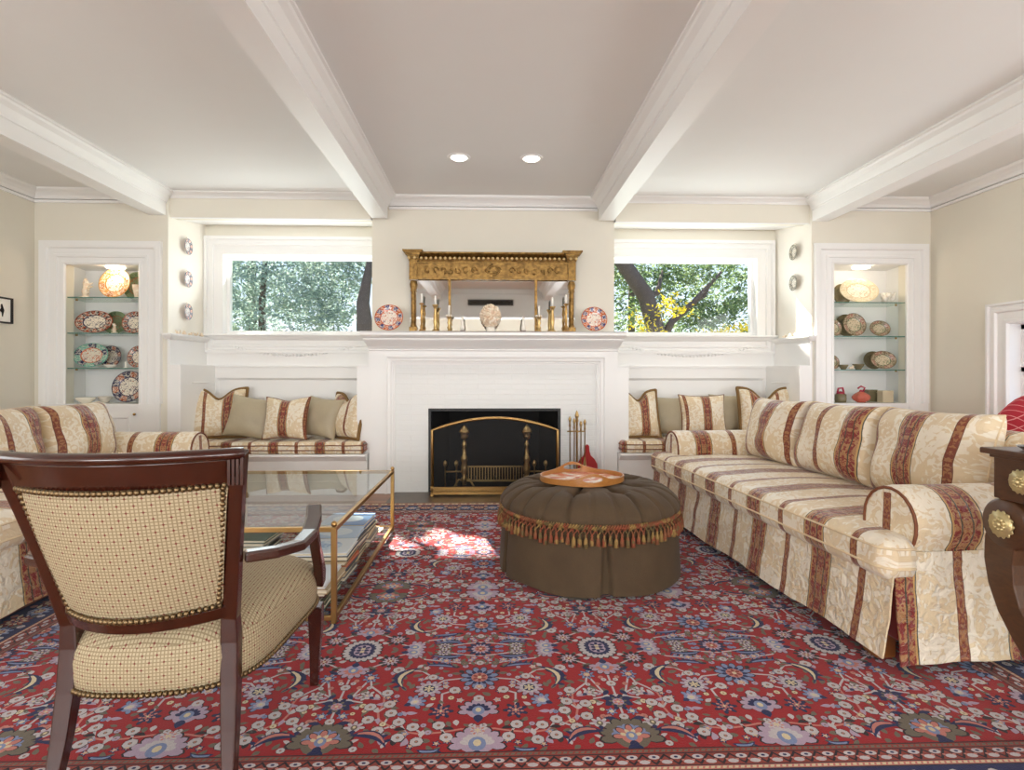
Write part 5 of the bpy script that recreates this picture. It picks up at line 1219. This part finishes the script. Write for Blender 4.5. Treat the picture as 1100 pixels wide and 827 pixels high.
VN = [[(0, .10), (.05, .10), (.1, .088), (.16, .08), (.21, .09), (.26, .118), (.3, .15), (.31, .19), (.30, .23), (.305, .27)], [(.1, .088), (.09, .064)], [(.1, .088), (.116, .118)], [(.16, .08), (.192, .113)], [(.16, .08), (.173, .047)], [(.21, .09), (.229, .066)], [(.21, .09), (.237, .138)],
      [(.26, .118), (.294, .099)], [(.28, .134), (.268, .182)], [(.3, .15), (.332, .151)], [(.31, .19), (.281, .228)], [(.31, .19), (.339, .215)], [(.305, .27), (.299, .29)], [(.305, .27), (.33, .30), (.36, .33), (.372, .38)], [(HU, .22), (.41, .27), (.372, .3)], [(HU, .145), (HU, .43)], [(.37, .24), (HU, .26)], [(.41, .27), (.372, .381)],
      [(.166, .31), (.12, .36), (.06, .37), (0, .375)], [(.08, .30), (.12, .28), (.116, .187)], [(.255, .553), (.2, .50), (.137, .487)], [(0, .47), (.06, .47), (.123, .487)], [(.325, .492), (.30, .53), (.255, .553)], [(.372, .381), (.40, .44), (.325, .492)], [(.16, .38), (.2, .42), (.285, .43)], [(.0, .52), (.06, .53), (.137, .55)]]
for v_ in VN: stroke(v_, .0036, 'pink' if len(v_) > 4 else 'white', 1)
# big curved navy/cream saz leaves
def saz(x0, y0, x1, y1, w, bend, c2='cream'):
    leaf(x0, y0, x1, y1, w, 'navy', 5, bend, c2); dx, dy = x1-x0, y1-y0
    for i in range(1, 6):
        q = i/6; bx = x0+dx*q-dy*bend*4*q*(1-q); by = y0+dy*q+dx*bend*4*q*(1-q); L_ = math.hypot(dx, dy); s_ = 1 if bend > 0 else -1
        leaf(bx, by, bx+dx/L_*.016-dy/L_*.024*s_, by+dy/L_*.016+dx/L_*.024*s_, w*.35, 'navy', 4)
saz(.205, .445, .238, .300, .020, .38); saz(.372, .078, .255, .022, .018, -.25, 'pink'); saz(.082, .441, .20, .455, .012, .10, 'ltblue'); saz(.17, .012, .10, .020, .014, .25, 'ltblue'); saz(.055, .53, .19, .535, .011, -.12, 'ltblue')
for a_ in ((.425, .285, .405, .255), (.40, .405, .36, .43), (.42, .135, .38, .14), (.43, .245, .39, .235), (.43, .245, .40, .20)): leaf(*a_, .009, 'navy', 4)
r_ = random.Random(11)
base = [(p[0], p[1]) for p in []]
occ = [(.116, .187, .036), (.166, .31, .045), (.205, .236, .036), (0, .03, .075), (0, .185, .06), (0, .375, .062), (0, HV, .05), (HU, .05, .085), (HU, .22, .04), (HU, .435, .05), (HU, .562, .07), (.325, .492, .04), (.255, .553, .045), (.137, .55, .034), (.372, .381, .027)]
cnt = 0
for k in range(520):
    x, y = r_.uniform(.01, HU-.01), r_.uniform(.012, HV-.01)
    if any(math.hypot(x-a_, y-b_) < c_+.010 for a_, b_, c_ in occ): continue
    a_ = r_.uniform(0, 2*PI); L_ = r_.uniform(.024, .040); occ.append((x+.5*L_*math.cos(a_), y+.5*L_*math.sin(a_), .0115)); cnt += 1
    q = r_.random()
    if q < .66: leaf(x, y, x+L_*math.cos(a_), y+L_*math.sin(a_), r_.uniform(.006, .010), r_.choice(['grey', 'grey', 'grey', 'white', 'dark', 'lav']), 2, r_.uniform(-.2, .2))
    elif q < .90: flower(x, y, r_.uniform(.008, .012), r_.choice(['white', 'ltblue', 'lav', 'pink', 'cream']), 2)
    else: rosette_r(x, y, .013, (r_.choice(['navy', 'ltblue', 'white']), 'white', 'pink', 'cream'), 5, 2)
cell = motif; motif = []
XA, YF, YB, XF0, XF1 = -.037, 1.52, 4.15, -.037-4*HU, -.037+4*HU
BWD = .34
RT = .0085
rb = MB(); rb.box(XF0-BWD, XF1+BWD, YF-BWD, YB+BWD, 0, RT)
CNT = [0]
def emit(cell, fx, fy):
    for p, c, l in cell:
        p = [(min(max(x, 0), HU), min(max(y, 0), HV)) for x, y in p]
        q = [(fx(x), fy(y)) for x, y in p]
        q = [(min(max(x, XF0), XF1), min(max(y, YF), YB)) for x, y in q]
        if max(y for _, y in q)-min(y for _, y in q) < 1e-5 or max(x for x, _ in q)-min(x for x, _ in q) < 1e-5: continue
        ar = sum(q[i][0]*q[(i+1) % len(q)][1]-q[(i+1) % len(q)][0]*q[i][1] for i in range(len(q)))
        if ar < 0: q = q[::-1]
        CNT[0] += 1; rb.add([(x, y, RT+.00012+l*.00013+(CNT[0] % 11)*.000004) for x, y in q], [tuple(range(len(q)))], mi=c)
for i in range(8):
    cx = XF0+i*HU; even = (i % 2 == 0)
    for j in range(5):
        cy = YF+j*HV; ev = (j % 2 == 0)
        emit(cell, (lambda x, c=cx, e=even: c+(x if e else HU-x)), (lambda y, c=cy, e=ev: c+(y if e else HV-y)))
# border bands
def ringband(o0, o1, col, l):
    z = RT+.00012+l*.00012
    for (a0, a1, b0, b1) in ((XF0-o1, XF1+o1, YF-o1, YF-o0), (XF0-o1, XF1+o1, YB+o0, YB+o1), (XF0-o1, XF0-o0, YF-o0, YB+o0), (XF1+o0, XF1+o1, YF-o0, YB+o0)):
        rb.add([(a0, b0, z), (a1, b0, z), (a1, b1, z), (a0, b1, z)], [(0, 1, 2, 3)], mi=RI[col])
for o0, o1, c_ in ((0, .004, 'dark'), (.004, .020, 'rust'), (.020, .024, 'dark'), (.024, .068, 'rust'), (.068, .072, 'dark'), (.072, .086, 'pink'), (.086, .09, 'dark'), (.09, .26, 'navy'), (.26, .264, 'dark'), (.264, .28, 'pink'), (.28, .325, 'cream'), (.325, .34, 'rust')): ringband(o0, o1, c_, 10)
def along(fn):
    """run a border motif along all four sides; fn(add) gets coordinates (along, out)"""
    for side in range(4):
        L_ = (XF1-XF0+.0) if side < 2 else (YB-YF)
        def mp(a_, o_, side=side): return {0: (XF0+a_, YF-o_), 1: (XF0+a_, YB+o_), 2: (XF0-o_, YF+a_), 3: (XF1+o_, YF+a_)}[side]
        fn(L_, mp)
def bpoly(pts, mp, c, l):
    q = [mp(*p) for p in pts]; ar = sum(q[i][0]*q[(i+1) % len(q)][1]-q[(i+1) % len(q)][0]*q[i][1] for i in range(len(q)))
    if ar < 0: q = q[::-1]
    rb.add([(x, y, RT+.00012+l*.00012) for x, y in q], [tuple(range(len(q)))], mi=RI[c])
def bord(L_, mp):
    global motif
    n = int(L_/.016)
    for k in range(-1, n+1):
        a_ = k*L_/n
        for o_ in (.012, .079): bpoly([(a_, o_-.004), (a_+.010, o_-.004), (a_+.006, o_+.004), (a_-.004, o_+.004)], mp, 'cream' if o_ > .05 else 'grey', 12)
    n = max(1, int(L_/.06)); st_ = L_/n
    for k in range(-1, n+1):
        a_ = k*st_
        motif = []
        stroke([(a_, .028), (a_+st_/2, .064), (a_+st_, .028)], .003, 'dark', 13)
        ell(a_+st_/2, .037, .016, .009, 'white', 12, 9); ell(a_+st_/2, .037, .006, .004, 'navy', 14, 6); ell(a_, .056, .015, .008, 'white', 12, 9); ell(a_+.014, .05, .005, .004, 'pink', 14, 6); ell(a_+st_-.014, .05, .005, .004, 'pink', 14, 6)
        for p, c, l in motif: bpoly(p, mp, RC[c], l)
    n = max(1, int(L_/.2)); st_ = L_/n
    for k in range(-1, n+1):
        a_ = k*st_; motif = []
        stroke([(a_, .175), (a_+st_*.25, .14), (a_+st_*.5, .175), (a_+st_*.75, .21), (a_+st_, .175)], .004, 'white', 11)
        rosette_r(a_+st_*.25, .18, .05, ('rust', 'cream', 'pink', 'navy'), 10, 12); rosette_r(a_+st_*.75, .165, .045, ('ltblue', 'white', 'rust', 'cream'), 9, 12)
        for q in (.0, .5): flower(a_+st_*q, .12, .015, 'white', 13); flower(a_+st_*q, .23, .015, 'pink', 13); leaf(a_+st_*q-.02, .15, a_+st_*q+.02, .14, .008, 'grey', 12); leaf(a_+st_*q-.02, .2, a_+st_*q+.02, .21, .008, 'cream', 12)
        for p, c, l in motif: bpoly(p, mp, RC[c], l)
    n = max(1, int(L_/.07)); st_ = L_/n
    for k in range(-1, n+1): motif = []; flower(k*st_, .302, .014, 'rust', 12); leaf(k*st_+.02, .30, k*st_+.05, .305, .006, 'navy', 12); [bpoly(p, mp, RC[c], l) for p, c, l in motif]
along(bord)
rug = rb.build('persian_rug', RM, fix=False); tag(rug, 'large red Persian rug with navy, blue and cream flowers, covering the floor', 'rug')
del rb, cell

# ------------------------------------------------------------------ garden trees beyond the windows
def leafm(nm, c1, c2, c3):
    a = N(nm, .6); co = a.coord(); f = a.noise(co, 2.2, 4); g = a.noise(co, 60, 1)
    c = a.ramp(a.math('ADD', a.math('MULTIPLY', f, .6), a.math('MULTIPLY', g, .4)), [(.35, c1), (.52, c2), (.68, c3)]); a.color(c)
    tr = a.n('BsdfTranslucent'); a.l(c, tr.inputs[0]); mx = a.n('MixShader'); mx.inputs[0].default_value = .45
    a.l(a.b.outputs[0], mx.inputs[1]); a.l(tr.outputs[0], mx.inputs[2]); a.l(mx.outputs[0], a.t.nodes['Material Output'].inputs[0]); return a.m
M['leaf_dark'] = leafm('conifer_needles', rgb(52, 76, 56), rgb(92, 118, 76), rgb(160, 174, 112))
M['leaf_mid'] = leafm('garden_leaves', rgb(96, 120, 84), rgb(142, 162, 106), rgb(196, 204, 144))
M['leaf_haze'] = leafm('haze_tinted_needles', rgb(98, 122, 122), rgb(140, 160, 152), rgb(190, 200, 172))  # window haze painted into paler, bluer needle colours
M['leaf_yel'] = leafm('autumn_leaves', rgb(190, 170, 40), rgb(232, 206, 50), rgb(250, 226, 90))
M['bark'] = plain('tree_bark', rgb(84, 72, 66), .9, 0, .35, 14, .8, 40)
holes = [(Vector((-.13, 3.37, 0)), .19), (Vector((2.86, 5.02, 1.66)), .30)]  # leaf-free lines cut so sun patches land on rug and alcove wall
sdir = -SUN_DIR
def inhole(p):
    for h, r in holes:
        d = p-h
        if (d-sdir*d.dot(sdir)).length < r: return True
    return False
def tree(name, lb, pts, rad, blobs, mat, seed, n, ls=(.10, .035), branches=(), grp='trees outside the windows'):
    rr = random.Random(seed); t = T(name, lb, 'tree', (pts[0][0], pts[0][1], 0), 0, grp); o = Vector((pts[0][0], pts[0][1], 0))
    b = MB().tube([Vector(p)-o for p in pts], rad, 9)
    for bp, br in branches: b.tube([Vector(p)-o for p in bp], br, 7)
    b.build('trunk', 'bark', t)
    v = []; f = []; tot = sum(bl[1][0]*bl[1][1]*bl[1][2] for bl in blobs)
    for c, sz in blobs:
        m_ = int(n*sz[0]*sz[1]*sz[2]/tot); cl = max(6, m_//26)
        for q in range(cl):
            while True:
                g = Vector((rr.uniform(-1, 1), rr.uniform(-1, 1), rr.uniform(-1, 1)))
                if g.length < 1: break
            cc = Vector(c)+Vector((g.x*sz[0], g.y*sz[1], g.z*sz[2])); dr = Vector((rr.gauss(0, 1), rr.gauss(0, 1), rr.gauss(-.1, .35))).normalized()
            for k in range(26):
                p = cc+dr*rr.uniform(-.28, .28)+Vector((rr.gauss(0, .05), rr.gauss(0, .05), rr.gauss(0, .04)))
                if inhole(p) and (p.x > -4.6 or p.z < 5 or rr.random() < 1.0): continue
                a = (dr+Vector((rr.gauss(0, .6), rr.gauss(0, .6), rr.gauss(0, .6)))).normalized()*ls[0]*rr.uniform(.6, 1.2)/2; w = a.cross(Vector((rr.gauss(0, 1), rr.gauss(0, 1), rr.gauss(0, 1)))).normalized()*ls[1]*rr.uniform(.7, 1.2)/2
                i = len(v); p = p-o; v += [p-a, p+w, p+a, p-w]; f.append((i, i+1, i+2, i+3))
    b = MB(); b.add(v, f); b.build('crown', mat, t, fix=False)
# right-hand view: dark leaning trunk with a side branch
p1 = [at(712, 420, 9), at(704, 352, 9), at(694, 318, 9), at(676, 292, 9), at(660, 268, 9), at(640, 235, 9)]
p1[0].z = 0
tree('garden_tree', 'dark leaning tree trunk with green boughs, seen through the right window', p1, [.2, .15, .14, .13, .12, .08],
     [((1.4, 9.6, 3.4), (1.3, .8, 1.1)), ((2.6, 9.8, 3.3), (1.0, .8, 1.0)), ((2.2, 9.5, 2.0), (.9, .5, .7)), ((3.7, 9.8, 2.6), (.9, .8, .9)), ((4.1, 9.3, 2.0), (.8, .6, .6))], 'leaf_dark', 1, 15000,
     branches=[([at(716, 356, 9), at(722, 345, 9), at(745, 325, 9), at(762, 306, 9), at(775, 292, 9)], [.07, .06, .05, .035, .02]), ([at(692, 318, 9), at(706, 315, 9.2), at(712, 290, 9.3)], [.07, .05, .02]), ([at(745, 325, 9), at(757, 318, 9), at(766, 300, 9)], [.03, .025, .012])])
tree('garden_tree', 'tall slim tree with pale green leaves in the middle of the right window view', [(3.1, 12, 0), (3.1, 12, 3), (3.05, 12, 5.5)], [.09, .07, .04], [((3.3, 12, 3.9), (1.7, .8, 1.1)), ((4.8, 12, 3.2), (1.0, .8, 1.2)), ((2.9, 12.2, 1.9), (1.6, .8, .7))], 'leaf_mid', 2, 12000)
tree('yellow_shrub', 'yellow-leaved shrub at the foot of the right window view', [tuple(at(708, 400, 7.6).xy)+(-.5,), at(708, 370, 7.6), at(708, 345, 7.6)], [.03, .02, .012], [(at(706, 352, 7.6), (.22, .2, .12)), (at(722, 332, 7.6), (.12, .12, .14)), (at(802, 354, 7.6), (.14, .2, .10)), (at(776, 360, 7.6), (.16, .1, .03))], 'leaf_yel', 3, 330, (.07, .03))
tree('garden_tree', 'conifer tinted blue-green for haze, filling the middle of the left window view', [(-4.1, 10, 0), (-4.1, 10, 2.4), (-4.0, 10, 3.8)], [.09, .06, .03], [((-3.9, 10, 2.3), (1.5, .8, .75)), ((-4.4, 10, 3.3), (1.6, .8, .8)), ((-2.9, 10.2, 3.1), (1.0, .8, .8)), ((-5.2, 10.3, 2.6), (.8, .8, .9))], 'leaf_haze', 4, 14000)
p2 = [at(398, 420, 8.6), at(392, 352, 8.6), at(390, 325, 8.6), at(396, 290, 8.6), at(400, 262, 8.6)]; p2[0].z = 0
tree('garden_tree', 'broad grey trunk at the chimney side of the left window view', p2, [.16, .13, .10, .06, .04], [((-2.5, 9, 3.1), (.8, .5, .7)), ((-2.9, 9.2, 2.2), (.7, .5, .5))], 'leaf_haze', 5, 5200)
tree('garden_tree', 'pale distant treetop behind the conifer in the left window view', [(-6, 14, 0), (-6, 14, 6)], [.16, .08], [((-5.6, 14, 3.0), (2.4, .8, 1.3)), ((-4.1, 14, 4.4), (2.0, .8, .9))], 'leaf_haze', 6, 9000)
tree('sun_screen_tree', 'unseen conifer crown added above the windows to dapple the sunlight', [(-1.2, 13.5, 0), (-1.4, 13.5, 5), (-3, 13, 10)], [.2, .16, .1], [((-7.4, 12.5, 8.3), (2.0, .8, 1.7)), ((-5.2, 12.5, 8.4), (2.0, .8, 1.7)), ((-3.2, 12.5, 8.4), (1.8, .8, 1.7)), ((-9.2, 12.5, 8.0), (1.4, .8, 1.5))], 'leaf_dark', 7, 11000, (.26, .14))  # out-of-view tree added to block most of the sun
g = MB().box(-30, 30, 6.2, 60, -.6, -.5).build('ground_outside', plain('garden_ground', rgb(120, 128, 96), .9)); st(g)
